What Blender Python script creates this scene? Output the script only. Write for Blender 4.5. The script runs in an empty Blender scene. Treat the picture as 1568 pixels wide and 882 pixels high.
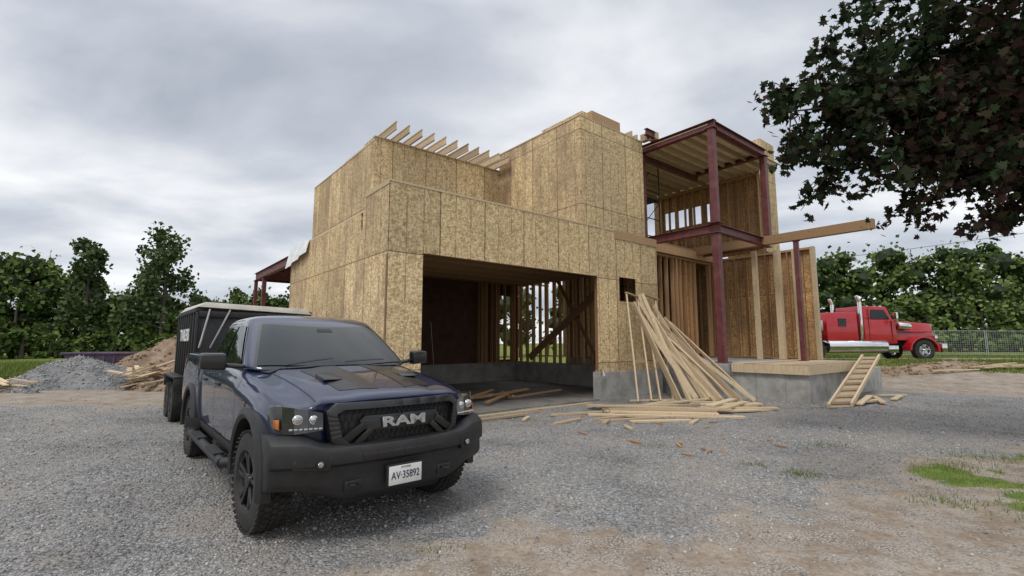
import bpy, bmesh, math, random
import numpy as np
from mathutils import Vector, Matrix
random.seed(7); rng=np.random.default_rng(7)
scene=bpy.context.scene
try:
    scene.view_settings.view_transform='Standard'; scene.view_settings.look='None'; scene.view_settings.exposure=0
except Exception: pass
def link(o):
    scene.collection.objects.link(o); return o
def empty(name,loc=(0,0,0),rz=0.0):
    e=bpy.data.objects.new(name,None); e.location=loc; e.rotation_euler=(0,0,rz); e.empty_display_size=.3
    return link(e)
# ---------------------------------------------------------------- node helper
class NT:
    def __init__(s,name,world=None):
        if world: s.t=world.node_tree
        else:
            s.m=bpy.data.materials.new(name); s.m.use_nodes=True; s.t=s.m.node_tree
        s.t.nodes.clear()
    def n(s,typ,ins=None,**props):
        nd=s.t.nodes.new(typ)
        for k,v in props.items(): setattr(nd,k,v)
        for k,v in (ins or {}).items():
            if isinstance(v,bpy.types.NodeSocket): s.t.links.new(v,nd.inputs[k])
            else: nd.inputs[k].default_value=v
        return nd
    def math(s,op,a,b=0.0,c=None):
        i={0:a,1:b}
        if c is not None: i[2]=c
        return s.n('ShaderNodeMath',i,operation=op).outputs[0]
    def ramp(s,fac,stops,interp='LINEAR'):
        r=s.n('ShaderNodeValToRGB',{0:fac}); cr=r.color_ramp; cr.interpolation=interp
        while len(cr.elements)<len(stops): cr.elements.new(.5)
        for e,(p,c) in zip(cr.elements,stops):
            e.position=p; e.color=(c,c,c,1) if isinstance(c,(int,float)) else (*c,1)
        return r.outputs[0]
    def mix(s,f,a,b,blend='MIX'):
        m=s.n('ShaderNodeMix',data_type='RGBA',blend_type=blend)
        for idx,v in ((0,f),(6,a),(7,b)):
            if isinstance(v,bpy.types.NodeSocket): s.t.links.new(v,m.inputs[idx])
            elif idx==0: m.inputs[0].default_value=v
            else: m.inputs[idx].default_value=(*v,1) if len(v)==3 else v
        return m.outputs[2]
    def noise(s,vec,scale,detail=4,rough=.55,out=0,dist=0.0):
        return s.n('ShaderNodeTexNoise',{'Vector':vec,'Scale':scale,'Detail':detail,'Roughness':rough,'Distortion':dist}).outputs[out]
    def obj(s): return s.n('ShaderNodeTexCoord').outputs['Object']
    def bump(s,h,strength=.5,dist=.01,normal=None):
        i={'Height':h,'Strength':strength,'Distance':dist}
        if normal is not None: i['Normal']=normal
        return s.n('ShaderNodeBump',i).outputs[0]
    def out(s,color,rough=.6,metal=0.0,normal=None,coat=0.0,spec=.5,extra=None):
        b=s.n('ShaderNodeBsdfPrincipled')
        for k,v in (('Base Color',color),('Roughness',rough),('Metallic',metal),('Coat Weight',coat),('Specular IOR Level',spec)):
            if isinstance(v,bpy.types.NodeSocket): s.t.links.new(v,b.inputs[k])
            elif k=='Base Color': b.inputs[k].default_value=(*v,1)
            else: b.inputs[k].default_value=v
        if normal is not None: s.t.links.new(normal,b.inputs['Normal'])
        for k,v in (extra or {}).items(): b.inputs[k].default_value=v
        s.n('ShaderNodeOutputMaterial',{0:b.outputs[0]})
        return s.m
    def diff(s,color,normal=None):
        b=s.n('ShaderNodeBsdfDiffuse',{0:color})
        if normal is not None: s.t.links.new(normal,b.inputs['Normal'])
        s.n('ShaderNodeOutputMaterial',{0:b.outputs[0]}); return s.m
def simple(name,c,rough=.6,metal=0.0,coat=0.0,var=.15,scale=6.0,bump=0.0,bscale=60.0,spec=.5,dirt=None,extra=None):
    t=NT(name); o=t.obj(); f=t.noise(o,scale,3)
    a=tuple(x*(1-var) for x in c); b=tuple(min(1,x*(1+var)) for x in c)
    colr=t.mix(t.ramp(f,[(.3,0.0),(.7,1.0)]),a,b)
    if dirt:
        dm=t.ramp(t.noise(o,2.5,5,.65),[(.45,0.0),(.75,dirt[1])])
        colr=t.mix(dm,colr,dirt[0])
    nrm=t.bump(t.noise(o,bscale,2),bump,.01) if bump else None
    return t.out(colr,rough,metal,nrm,coat,spec,extra)
# ---------------------------------------------------------------- materials
def osb_mat(name,light,dark,stain):
    t=NT(name); o=t.obj(); sp=t.n('ShaderNodeSeparateXYZ',{0:o})
    h=t.math('ADD',sp.outputs[0],sp.outputs[1]); z=sp.outputs[2]
    v=t.n('ShaderNodeCombineXYZ',{0:h,1:z}).outputs[0]
    wob=t.n('ShaderNodeVectorMath',{0:v,1:t.n('ShaderNodeVectorMath',{0:t.noise(v,7,1,.5,1),'Scale':.08},operation='SCALE').outputs[0]},operation='ADD').outputs[0]
    def flakes(sx,sy,ang):
        mp=t.n('ShaderNodeMapping',{0:wob,2:(0,0,ang),3:(sx,sy,1)}).outputs[0]
        return t.n('ShaderNodeSeparateColor',{0:t.n('ShaderNodeTexVoronoi',{'Vector':mp,'Scale':1.0},voronoi_dimensions='2D').outputs['Color']})
    fa=flakes(42,14,.3); fb=flakes(15,44,.5)
    s1=t.math('MULTIPLY_ADD',fa.outputs[0],.5,t.math('MULTIPLY',fb.outputs[1],.5))
    c=t.ramp(s1,[(.08,tuple(x*.72 for x in dark)),(.33,dark),(.6,light),(.92,tuple(min(1,x*1.25) for x in light))])
    ph=t.math('FLOOR',t.math('DIVIDE',h,1.22)); pz=t.math('FLOOR',t.math('DIVIDE',t.math('SUBTRACT',z,1.04),2.44))
    wn=t.n('ShaderNodeTexWhiteNoise',{0:t.n('ShaderNodeCombineXYZ',{0:ph,1:pz}).outputs[0]},noise_dimensions='2D').outputs[0]
    c=t.mix(1.0,c,t.ramp(wn,[(0,(.76,.73,.70)),(.35,(.93,.92,.91)),(.7,(1.0,.97,.92)),(1,(1.14,1.13,1.10))]),'MULTIPLY')
    fr=t.math('PINGPONG',h,.61); seam=t.math('LESS_THAN',fr,.012)
    frz=t.math('PINGPONG',t.math('SUBTRACT',z,1.04),1.22); seamz=t.math('LESS_THAN',frz,.012)
    nl=t.math('PINGPONG',h,.2033); dash=t.ramp(t.noise(t.n('ShaderNodeMapping',{0:v,3:(5,1.3,1)}).outputs[0],1.3,4,.7),[(.38,0.1),(.58,.85)])
    nail=t.math('MULTIPLY',t.math('LESS_THAN',nl,.014),dash)
    c=t.mix(nail,c,tuple(x*.42 for x in dark))
    c=t.mix(t.math('MULTIPLY',t.math('MAXIMUM',seam,seamz),.75),c,(.06,.035,.018))
    sn=t.ramp(t.noise(v,1.1,6,.75),[(.50,0.0),(.75,.45)])
    c=t.mix(sn,c,stain)
    streak=t.ramp(t.noise(t.n('ShaderNodeCombineXYZ',{0:t.math('MULTIPLY',h,9.0),1:t.math('MULTIPLY',z,.5)}).outputs[0],1,4,.7),[(.52,0.0),(.75,.42)])
    c=t.mix(streak,c,stain)
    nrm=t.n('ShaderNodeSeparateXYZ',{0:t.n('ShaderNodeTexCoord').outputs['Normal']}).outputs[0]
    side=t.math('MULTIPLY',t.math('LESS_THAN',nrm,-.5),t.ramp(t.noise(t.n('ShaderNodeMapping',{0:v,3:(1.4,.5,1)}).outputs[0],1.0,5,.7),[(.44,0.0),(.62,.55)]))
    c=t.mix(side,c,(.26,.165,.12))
    st=t.math('MULTIPLY',t.ramp(t.noise(v,16,1,.9),[(.60,0.0),(.64,1.0)]),t.ramp(t.noise(v,.55,1),[(.58,0.0),(.62,.35)]))
    c=t.mix(st,c,(.16,.28,.18))
    return t.out(c,.75,0,None,spec=.2)
M={}
M['osb']=osb_mat('osb_sheathing',(.70,.55,.335),(.50,.365,.20),(.35,.24,.13))
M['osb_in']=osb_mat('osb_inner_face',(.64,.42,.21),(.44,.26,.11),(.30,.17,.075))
def lumber(name,c1,c2,c3):
    t=NT(name); o=t.obj(); ri=t.n('ShaderNodeNewGeometry').outputs['Random Per Island']
    c=t.ramp(ri,[(0,c1),(.5,c2),(1,c3)])
    g=t.noise(t.n('ShaderNodeMapping',{0:o,3:(30,30,5)}).outputs[0],1.2,3,.6)
    c=t.mix(t.ramp(g,[(.35,.0),(.7,.45)]),c,tuple(x*.6 for x in c1))
    k=t.ramp(t.noise(o,7,2),[(.70,0.0),(.74,.5)])
    c=t.mix(k,c,(.10,.05,.02))
    return t.out(c,.7,0,None,spec=.3)
M['wood']=lumber('spruce_lumber',(.50,.385,.245),(.68,.54,.36),(.36,.26,.17))
M['woodd']=lumber('stud_lumber',(.42,.24,.12),(.52,.33,.18),(.28,.145,.07))
M['lvl']=lumber('lvl_beam',(.38,.24,.13),(.48,.32,.18),(.32,.19,.10))
M['steel']=simple('red_oxide_steel',(.125,.030,.032),.5,0,0,.25,5,.1,30,dirt=((.2,.09,.08),.5))
M['conc']=simple('poured_concrete',(.38,.375,.355),.85,0,0,.22,2.2,.3,40,dirt=((.20,.18,.15),.75))
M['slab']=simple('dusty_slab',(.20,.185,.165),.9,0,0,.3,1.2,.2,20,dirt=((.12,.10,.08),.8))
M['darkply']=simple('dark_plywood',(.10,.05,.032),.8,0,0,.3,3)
M['deck']=simple('roof_sheathing',(.72,.59,.40),.8,0,0,.15,3)
M['tyvek']=simple('house_wrap',(.7,.72,.72),.6,0,0,.1,4)
M['black']=simple('black_plastic',(.016,.016,.017),.55,0,0,.3,10,.15,300)
M['satin']=simple('satin_black',(.010,.010,.011),.35,.0,.2,.2,10)
M['gloss']=simple('gloss_black',(.006,.006,.007),.18,.0,.6,.2,10)
M['rubber']=simple('tyre_rubber',(.022,.021,.02),.85,0,0,.3,8,.3,120,dirt=((.10,.085,.07),.5))
M['glass']=simple('tinted_glass',(.010,.014,.014),.03,0,0.0,.1,2,spec=.5,extra={'IOR':1.52})
M['chrome']=simple('chrome',(.75,.75,.76),.12,1.0,0,.05,5)
M['alu']=simple('aluminium',(.50,.51,.53),.4,.8,0,.15,6)
M['amber']=simple('amber_lens',(.45,.13,.01),.25,0,.3,.1,8)
M['lens']=simple('clear_lens',(.50,.51,.53),.08,.8,1.0,.3,30)
M['lamp']=simple('headlight_glass',(.02,.022,.024),.05,0,0.6,.2,12,spec=.5)
M['white']=simple('white_paint',(.66,.66,.64),.5,0,0,.06,9)
M['pale']=simple('tarpaulin',(.46,.44,.39),.7,0,0,.15,3,.3,8)
M['red']=simple('red_paint',(.42,.012,.02),.3,0,.6,.1,3)
M['rust']=simple('dumpster_paint',(.075,.05,.11),.6,0,0,.35,2,dirt=((.2,.09,.05),.8))
M['ink']=simple('plate_ink',(.02,.03,.07),.5,0,0,.05,9)
def paint():
    t=NT('navy_paint'); o=t.obj()
    sp=t.n('ShaderNodeSeparateXYZ',{0:o}); low=t.ramp(sp.outputs[2],[(.42,.22),(.75,.0)])
    c=t.mix(t.math('MULTIPLY',low,t.ramp(t.noise(o,9,4,.7),[(.35,.1),(.7,1.0)])),(.004,.011,.046),(.10,.09,.075))
    return t.out(c,.35,.0,None,1.0,spec=.2,extra={'Coat Roughness':.02,'Coat IOR':1.5})
M['paint']=paint()
def foliage(name,c1,c2,c3,sc_=.22):
    t=NT(name); ri=t.n('ShaderNodeNewGeometry').outputs['Random Per Island']
    o=t.obj()
    f=t.math('MULTIPLY_ADD',t.noise(o,sc_,2),1.0,t.math('MULTIPLY_ADD',ri,.5,-.05))
    return t.diff(t.ramp(f,[(.3,c1),(.62,c2),(.95,c3)]))
M['leaf_far']=foliage('foliage_green',(.036,.064,.019),(.082,.130,.036),(.165,.21,.07),.13)
M['leaf_pop']=foliage('foliage_poplar',(.035,.06,.025),(.07,.10,.042),(.12,.15,.075))
M['leaf_map']=foliage('foliage_maple',(.020,.034,.017),(.034,.052,.026),(.058,.034,.030),.5)
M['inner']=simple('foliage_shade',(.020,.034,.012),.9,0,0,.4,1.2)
M['bark']=simple('bark',(.085,.065,.055),.9,0,0,.35,9,.8,18)
M['grassb']=foliage('grass_blades',(.08,.12,.025),(.13,.18,.045),(.22,.23,.08))
def stone_mat():
    t=NT('gravel_stone'); ri=t.n('ShaderNodeNewGeometry').outputs['Random Per Island']; o=t.obj()
    c=t.ramp(ri,[(0,(.17,.166,.16)),(.5,(.28,.278,.275)),(.85,(.38,.375,.37)),(1,(.50,.485,.46))])
    c=t.mix(1.0,c,t.ramp(t.noise(o,.55,4,.6),[(.35,(.76,.75,.74)),(.5,(1,1,1)),(.68,(1.16,1.12,1.06))]),'MULTIPLY')
    return t.diff(c)
M['stone']=stone_mat()
# ---------------------------------------------------------------- mesh builder
class B:
    def __init__(s): s.v=[];s.f=[];s.m=[]
    def add(s,vs,fs,m=0):
        k=len(s.v); s.v+= [tuple(p) for p in vs]; s.f+=[tuple(i+k for i in f) for f in fs]; s.m+=[m]*len(fs)
    def hexa(s,p,m=0):
        s.add(p,[(0,3,2,1),(4,5,6,7),(0,1,5,4),(1,2,6,5),(2,3,7,6),(3,0,4,7)],m)
    def box(s,x0,x1,y0,y1,z0,z1,m=0):
        s.hexa([(x0,y0,z0),(x1,y0,z0),(x1,y1,z0),(x0,y1,z0),(x0,y0,z1),(x1,y0,z1),(x1,y1,z1),(x0,y1,z1)],m)
    def beam(s,a,b,w,h,m=0,up=(0,0,1)):
        a=Vector(a);b=Vector(b);d=(b-a).normalized();u=Vector(up)
        if abs(d.dot(u))>.98: u=Vector((0,1,0))
        x=d.cross(u).normalized()*w/2; y=x.cross(d).normalized()*h/2
        s.hexa([a-x-y,a+x-y,a+x+y,a-x+y,b-x-y,b+x-y,b+x+y,b-x+y],m)
    def cyl(s,a,b,r0,r1=None,n=12,m=0):
        r1=r0 if r1 is None else r1
        a=Vector(a);b=Vector(b);d=(b-a).normalized();u=Vector((0,0,1)) if abs(d.z)<.9 else Vector((1,0,0))
        x=d.cross(u).normalized();y=d.cross(x)
        vs=[a+(x*math.cos(i*2*math.pi/n)+y*math.sin(i*2*math.pi/n))*r0 for i in range(n)]+[b+(x*math.cos(i*2*math.pi/n)+y*math.sin(i*2*math.pi/n))*r1 for i in range(n)]
        s.add(vs,[(i,(i+1)%n,n+(i+1)%n,n+i) for i in range(n)]+[tuple(range(n))[::-1],tuple(range(n,2*n))],m)
    def prism(s,poly,axis,a,b,m=0):
        n=len(poly)
        def P(q,t): return (q[0],t,q[1]) if axis=='y' else ((t,q[0],q[1]) if axis=='x' else (q[0],q[1],t))
        s.add([P(q,a) for q in poly]+[P(q,b) for q in poly],[(i,(i+1)%n,n+(i+1)%n,n+i) for i in range(n)]+[tuple(range(n)),tuple(range(n,2*n))[::-1]],m)
    def build(s,name,mats,parent=None,bevel=0,smooth=False,seg=2):
        me=bpy.data.meshes.new(name); me.from_pydata(s.v,[],s.f)
        for x in mats: me.materials.append(M[x])
        me.polygons.foreach_set('material_index',s.m)
        bm=bmesh.new(); bm.from_mesh(me); bmesh.ops.recalc_face_normals(bm,faces=bm.faces); bm.to_mesh(me); bm.free()
        if smooth or bevel: me.polygons.foreach_set('use_smooth',[True]*len(me.polygons))
        ob=link(bpy.data.objects.new(name,me))
        if bevel:
            md=ob.modifiers.new('b','BEVEL'); md.width=bevel; md.segments=seg; md.limit_method='ANGLE'; md.angle_limit=math.radians(35)
        if smooth or bevel:
            e=ob.modifiers.new('e','EDGE_SPLIT'); e.split_angle=math.radians(38)
        if parent: ob.parent=parent
        return ob
def mesh_np(name,verts,faces_flat,sizes,mats,parent=None,smooth=False,midx=None):
    me=bpy.data.meshes.new(name); nv=len(verts); nf=len(sizes)
    me.vertices.add(nv); me.vertices.foreach_set('co',np.asarray(verts,np.float32).ravel())
    me.loops.add(len(faces_flat)); me.loops.foreach_set('vertex_index',np.asarray(faces_flat,np.int32).ravel())
    me.polygons.add(nf); st=np.concatenate([[0],np.cumsum(sizes)[:-1]]).astype(np.int32)
    me.polygons.foreach_set('loop_start',st)
    try: me.polygons.foreach_set('loop_total',np.asarray(sizes,np.int32))
    except Exception: pass
    for x in mats: me.materials.append(M[x])
    if midx is not None: me.polygons.foreach_set('material_index',np.asarray(midx,np.int32))
    if smooth: me.polygons.foreach_set('use_smooth',np.ones(nf,bool))
    me.update(calc_edges=True); me.validate()
    ob=link(bpy.data.objects.new(name,me))
    if parent: ob.parent=parent
    return ob
# ---------------------------------------------------------------- noise / terrain
def vn(x,y,seed=0):
    xi=np.floor(x).astype(np.int64); yi=np.floor(y).astype(np.int64); fx=x-xi; fy=y-yi
    fx=fx*fx*(3-2*fx); fy=fy*fy*(3-2*fy)
    def h(a,b):
        n=(a*374761393+b*668265263+seed*144269)&0xffffffff
        n=((n^(n>>13))*1274126177)&0xffffffff
        return ((n^(n>>16))&0xffff)/65535.
    return (h(xi,yi)*(1-fx)+h(xi+1,yi)*fx)*(1-fy)+(h(xi,yi+1)*(1-fx)+h(xi+1,yi+1)*fx)*fy
def fbm(x,y,seed=0,o=4):
    s=0;a=.5;t=0
    for i in range(o):
        s=s+a*vn(x*2**i,y*2**i,seed+i*17); t+=a; a*=.5
    return s/t
def sm(t): t=np.clip(t,0,1); return t*t*(3-2*t)
def H(x,y):
    x=np.asarray(x,float);y=np.asarray(y,float)
    rho=np.hypot(x,y)
    rise=.72*sm((rho-21)/7)*sm((x-6)/6)
    near=1-sm((rho-40)/40)
    mic=(fbm(x*.8,y*.8,3)-.5)*.06+(fbm(x*4,y*4,9,3)-.5)*.03
    d=dirtmask(x,y)
    return rise+near*mic+d*near*(fbm(x*2.2,y*2.2,21,3)-.5)*.05
def dirtmask(x,y):
    n=fbm(x*.9,y*.9,5)-.5; n2=fbm(x*3.5,y*3.5,8)-.5
    f=np.interp(x,[-3,-1.6,-.9,-.3,.8,1.6,2.6,3.9,5.2,7.4,12],[2.6,3.3,3.9,4.4,4.75,4.6,4.6,5.6,6.4,7.1,9])
    a=sm((f-y+n*1.8+n2*1.3)/1.0+.5)
    b=sm((y-11.2+n*3)/1.5)*sm((-5.2-x+n*2)/1.5)
    rho=np.hypot(x,y)
    c=sm((rho-20+n*3)/2)*sm((x-8)/3)
    e=sm((y-15)/4)
    p=.42*sm((n+n2*.7-.13)/.12)*(y<14)
    return np.clip(np.maximum.reduce([a,b,c,e,p]),0,1)
def grassmask(x,y):
    rho=np.hypot(x,y); n=fbm(x*.5,y*.5,31)-.5; n2=fbm(x*5,y*5,33)-.5
    right=sm((x-12)/4)
    g=sm((rho-27+n*5)/2.5)
    gr=sm((rho-25.6+n*4)/1.5)*(1-sm((y-23.3)/.6)*(1-sm((y-27.2)/.8)))
    g=g*(1-right)+gr*right
    k=sm((x-4.2)/1.5)*sm((7.0-y+.25*(x-5))/1.0)*sm((fbm(x*1.1,y*1.1,41)-.42+n2*.45)/.12)
    return np.maximum(g,k)
def axis(n,ext,b,c0):
    t=np.linspace(-1,1,n); return c0+ext*np.sinh(b*t)/math.sinh(b)
xs=axis(560,900,7.2,0.0); ys=axis(520,900,7.2,5.0)
GX,GY=np.meshgrid(xs,ys); gx=GX.ravel(); gy=GY.ravel()
gz=H(gx,gy); nx,ny=len(xs),len(ys)
idx=np.arange(nx*ny).reshape(ny,nx)
q=np.stack([idx[:-1,:-1],idx[:-1,1:],idx[1:,1:],idx[1:,:-1]],-1).reshape(-1)
def ground_mat():
    t=NT('ground_surface'); o=t.obj(); at=t.n('ShaderNodeAttribute',attribute_name='surf'); sp=t.n('ShaderNodeSeparateColor',{0:at.outputs[0]})
    v1=t.n('ShaderNodeTexVoronoi',{'Vector':o,'Scale':40.0,'Randomness':1.0},voronoi_dimensions='2D')
    r1=t.n('ShaderNodeSeparateColor',{0:v1.outputs['Color']})
    g=t.math('MULTIPLY_ADD',r1.outputs[0],.65,t.math('MULTIPLY',r1.outputs[1],.35))
    gc=t.ramp(g,[(.1,(.15,.147,.143)),(.5,(.265,.263,.26)),(.8,(.36,.357,.352)),(1,(.48,.47,.45))])
    gap=t.ramp(v1.outputs['Distance'],[(.35,0.0),(.75,.6)])
    gc=t.mix(gap,gc,(.11,.105,.096))
    gc=t.mix(1.0,gc,t.ramp(t.noise(o,.55,4,.6),[(.35,(.76,.75,.74)),(.5,(1,1,1)),(.68,(1.16,1.12,1.06))]),'MULTIPLY')
    dust=t.ramp(t.noise(o,.7,6,.65),[(.42,0.0),(.7,.7)])
    gc=t.mix(dust,gc,(.31,.28,.245))
    n1=t.noise(o,1.6,6,.68); n2=t.noise(o,22,4,.7)
    dc=t.ramp(n1,[(.3,(.20,.155,.115)),(.5,(.30,.245,.19)),(.72,(.40,.34,.275))])
    dc=t.mix(t.ramp(n2,[(.35,.55),(.6,0.0)]),dc,(.13,.10,.075))
    dc=t.mix(t.math('MULTIPLY',t.ramp(v1.outputs['Distance'],[(.25,1.0),(.4,0.0)]),t.ramp(t.noise(o,3,3),[(.42,0.0),(.55,.9)])),dc,(.36,.355,.34))
    grc=t.ramp(t.noise(o,3,5,.7),[(.3,(.07,.11,.025)),(.5,(.13,.185,.045)),(.7,(.22,.24,.08))])
    grc=t.mix(t.ramp(t.noise(o,.12,3),[(.45,0.0),(.6,.5)]),grc,(.24,.24,.10))
    edge=t.math('ADD',sp.outputs[0],t.math('MULTIPLY',t.math('SUBTRACT',n2,.5),.9))
    fd=t.ramp(edge,[(.25,0.0),(.75,1.0)])
    c=t.mix(fd,gc,dc)
    fg=t.ramp(t.math('ADD',sp.outputs[1],t.math('MULTIPLY',t.math('SUBTRACT',n2,.5),.6)),[(.4,0.0),(.6,1.0)])
    c=t.mix(fg,c,grc)
    hg=t.math('SUBTRACT',1.0,v1.outputs['Distance'])
    hh=t.n('ShaderNodeMix',{0:fd,2:hg,3:t.math('MULTIPLY_ADD',n2,.8,n1)},data_type='FLOAT').outputs[0]
    return t.diff(c,t.bump(hh,.9,.018))
M['ground']=ground_mat()
ground=mesh_np('ground',np.stack([gx,gy,gz],1),q,np.full((nx-1)*(ny-1),4),['ground'],smooth=True)
at=ground.data.attributes.new('surf','FLOAT_COLOR','POINT')
cc=np.zeros((nx*ny,4),np.float32); cc[:,0]=dirtmask(gx,gy); cc[:,1]=grassmask(gx,gy); cc[:,3]=1
at.data.foreach_set('color',cc.ravel())
phi=(1+5**.5)/2
ico=np.array([(-1,phi,0),(1,phi,0),(-1,-phi,0),(1,-phi,0),(0,-1,phi),(0,1,phi),(0,-1,-phi),(0,1,-phi),(phi,0,-1),(phi,0,1),(-phi,0,-1),(-phi,0,1)])/1.9
icf=np.array([(0,11,5),(0,5,1),(0,1,7),(0,7,10),(0,10,11),(1,5,9),(5,11,4),(11,10,2),(10,7,6),(7,1,8),(3,9,4),(3,4,2),(3,2,6),(3,6,8),(3,8,9),(4,9,5),(2,4,11),(6,2,10),(8,6,7),(9,8,1)])
def rocks(name,px,py,pz,size,parent=None,mat='stone'):
    n=len(px); V=ico[None]*(1+rng.uniform(-.28,.28,(n,12,1)))
    V=V*(size[:,None,None]*rng.uniform(.6,1.25,(n,1,3)))
    a=rng.uniform(0,6.28,n); b=rng.normal(0,.5,n)
    ca,sa,cb,sb=np.cos(a),np.sin(a),np.cos(b),np.sin(b)
    x=V[...,0]*ca[:,None]-V[...,1]*sa[:,None]; y=V[...,0]*sa[:,None]+V[...,1]*ca[:,None]; z=V[...,2]
    y2=y*cb[:,None]-z*sb[:,None]; z2=y*sb[:,None]+z*cb[:,None]
    P=np.stack([x+px[:,None],y2+py[:,None],z2+pz[:,None]],-1).reshape(-1,3)
    F=(icf[None]+(np.arange(n)*12)[:,None,None]).reshape(-1)
    return mesh_np(name,P,F,np.full(n*20,3),[mat],parent)
N=60000
yy=2.7+11.5*rng.random(N)**1.5; xx=(rng.random(N)*2.5-1.25)*(yy+.6)
dm=dirtmask(xx,yy); keep=(rng.random(N)>dm*.93)&(grassmask(xx,yy)<.6)
a=(xx+2.54)*math.cos(math.radians(39))+(yy-9.6)*math.sin(math.radians(39)); b=-(xx+2.54)*math.sin(math.radians(39))+(yy-9.6)*math.cos(math.radians(39))
keep&=~((b>0)&(a>0))
xx,yy=xx[keep],yy[keep]; sz=rng.uniform(.005,.0125,len(xx))*(1+.6*(rng.random(len(xx))>.93))*(.85+.03*yy)
rocks('gravel',xx,yy,H(xx,yy)+sz*.25,sz)
def blades(name,px,py,hgt,w,mat='grassb'):
    n=len(px); z=H(px,py); a=rng.uniform(0,6.28,n); lx,ly=rng.normal(0,.35,n)*hgt,rng.normal(0,.35,n)*hgt
    dx,dy=np.cos(a)*w/2,np.sin(a)*w/2
    V=np.stack([np.stack([px-dx,py-dy,z-.01],1),np.stack([px+dx,py+dy,z-.01],1),np.stack([px+lx,py+ly,z+hgt],1)],1).reshape(-1,3)
    return mesh_np(name,V,np.arange(n*3),np.full(n,3),[mat])
n=150000; px=rng.uniform(3.5,12,n); py=rng.uniform(2.5,9,n); k=grassmask(px,py)>.45; px,py=px[k][:36000],py[k][:36000]
blades('grass',px,py,rng.uniform(.015,.045,len(px)),np.full(len(px),.006))
n=150000; r_=22+30*rng.random(n)**1.3; th_=np.where(rng.random(n)>.5,rng.uniform(.62,1.2,n),rng.uniform(1.95,2.7,n)); px=r_*np.cos(th_); py=r_*np.sin(th_)
k=grassmask(px,py)>.4; px,py=px[k],py[k]
blades('tall_grass',px,py,rng.uniform(.12,.45,len(px))*np.where(px>0,.4,1.0),np.full(len(px),.05))
wp=[];wq=[]
for (cx,cy,nn,sp_) in ((3.55,6.1,160,.14),(3.2,6.5,70,.12),(2.2,7.6,70,.15),(4.9,7.6,90,.2),(5.6,6.3,150,.25),(6.6,6.8,200,.3),(-.6,3.95,30,.1),(4.4,5.0,140,.2),(5.0,4.6,160,.25),(-4.6,4.3,40,.12)):
    wp.append(rng.normal(cx,sp_,nn)); wq.append(rng.normal(cy,sp_*.7,nn))
wp=np.concatenate(wp);wq=np.concatenate(wq)
blades('weeds',wp,wq,rng.uniform(.02,.07,len(wp)),np.full(len(wp),.012))
# ---------------------------------------------------------------- house
A39=math.radians(39)
house=empty('house_under_construction',(-2.54,9.6,0),A39)
def h2w(r,d): return (-2.54+r*math.cos(A39)-d*math.sin(A39), 9.6+r*math.sin(A39)+d*math.cos(A39))
def wall(b,axis,pos0,pos1,a0,a1,z0,z1,ops=(),m=0):
    As=sorted(set([a0,a1]+[v for o in ops for v in o[:2]]))
    for i in range(len(As)-1):
        c=(As[i]+As[i+1])/2; cuts=sorted([(o[2],o[3]) for o in ops if o[0]<c<o[1]]); z=z0; segs=[]
        for (p,q_) in cuts:
            if p>z: segs.append((z,p))
            z=max(z,q_)
        if z<z1: segs.append((z,z1))
        for (p,q_) in segs:
            if axis=='r': b.box(As[i],As[i+1],pos0,pos1,p,q_,m)
            else: b.box(pos0,pos1,As[i],As[i+1],p,q_,m)
def studs(b,axis,pos,a0,a1,z0,z1,sp=.406,m=0,dep=.14,skip=None,jit=.0,plates=True):
    a=a0
    while a<=a1:
        aa=a+random.uniform(-jit,jit)
        if not(skip and skip[0]<aa<skip[1]):
            if axis=='r': b.box(aa-.019,aa+.019,pos,pos+dep,z0+.04,z1-.08,m)
            else: b.box(pos,pos+dep,aa-.019,aa+.019,z0+.04,z1-.08,m)
        a+=sp
    if plates:
        for (p,q_) in ((z0,z0+.039),(z1-.079,z1-.041),(z1-.040,z1)):
            if axis=='r': b.box(a0-.05,a1+.05,pos-.001,pos+dep+.001,p,q_,m)
            else: b.box(pos-.001,pos+dep+.001,a0-.05,a1+.05,p,q_,m)
W=B()
wall(W,'r',0,.02,0,9.4,.78,4.96,[(.81,6.44,.0,3.52),(7.43,8.25,2.85,3.58)])
wall(W,'d',0,.02,.021,1.35,.78,4.96)
wall(W,'d',0,.02,1.35,7.4,.78,4.58,[(1.40,1.52,4.2,4.62)])
wall(W,'d',9.38,9.4,.021,1.0,.78,4.96)
wall(W,'r',5,5.02,1.7,6.69,4.4,8.16); wall(W,'d',1.7,1.72,5.021,5.9,4.4,8.16); wall(W,'d',1.705,1.725,5.9,11.2,4.4,8.02)
wall(W,'r',11.2,11.22,1.7,9.9,.8,8.0)
wall(W,'d',1.7,1.72,7.4,11.2,.8,4.4); wall(W,'r',7.38,7.4,.021,1.7,.8,4.58)
wall(W,'r',.8,.82,6.69,9.96,4.6,8.78); wall(W,'d',6.69,6.71,.821,5,4.6,8.78); wall(W,'d',9.94,9.96,.821,7,5.2,8.78)
W.box(7.0,7.3,1.0,2.9,8.78,9.12)
wall(W,'r',-.74,-.72,16.0,17.3,5.3,10.1); wall(W,'d',16.0,16.02,-.719,1.5,5.3,10.1);wall(W,'d',17.28,17.3,-.719,1.5,5.3,10.1)
wall(W,'r',4.2,4.22,9.4,15.6,.9,5.2);
W.build('osb_sheathing',['osb'],house)
WI=B()
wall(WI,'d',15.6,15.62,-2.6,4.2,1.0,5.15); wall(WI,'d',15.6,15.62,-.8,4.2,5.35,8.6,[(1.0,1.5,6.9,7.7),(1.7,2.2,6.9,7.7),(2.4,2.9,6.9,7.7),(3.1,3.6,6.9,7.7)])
wall(WI,'r',4.16,4.18,9.5,15.5,1.0,5.1); wall(WI,'r',4.16,4.18,10.1,15.5,5.35,6.3)
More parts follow.
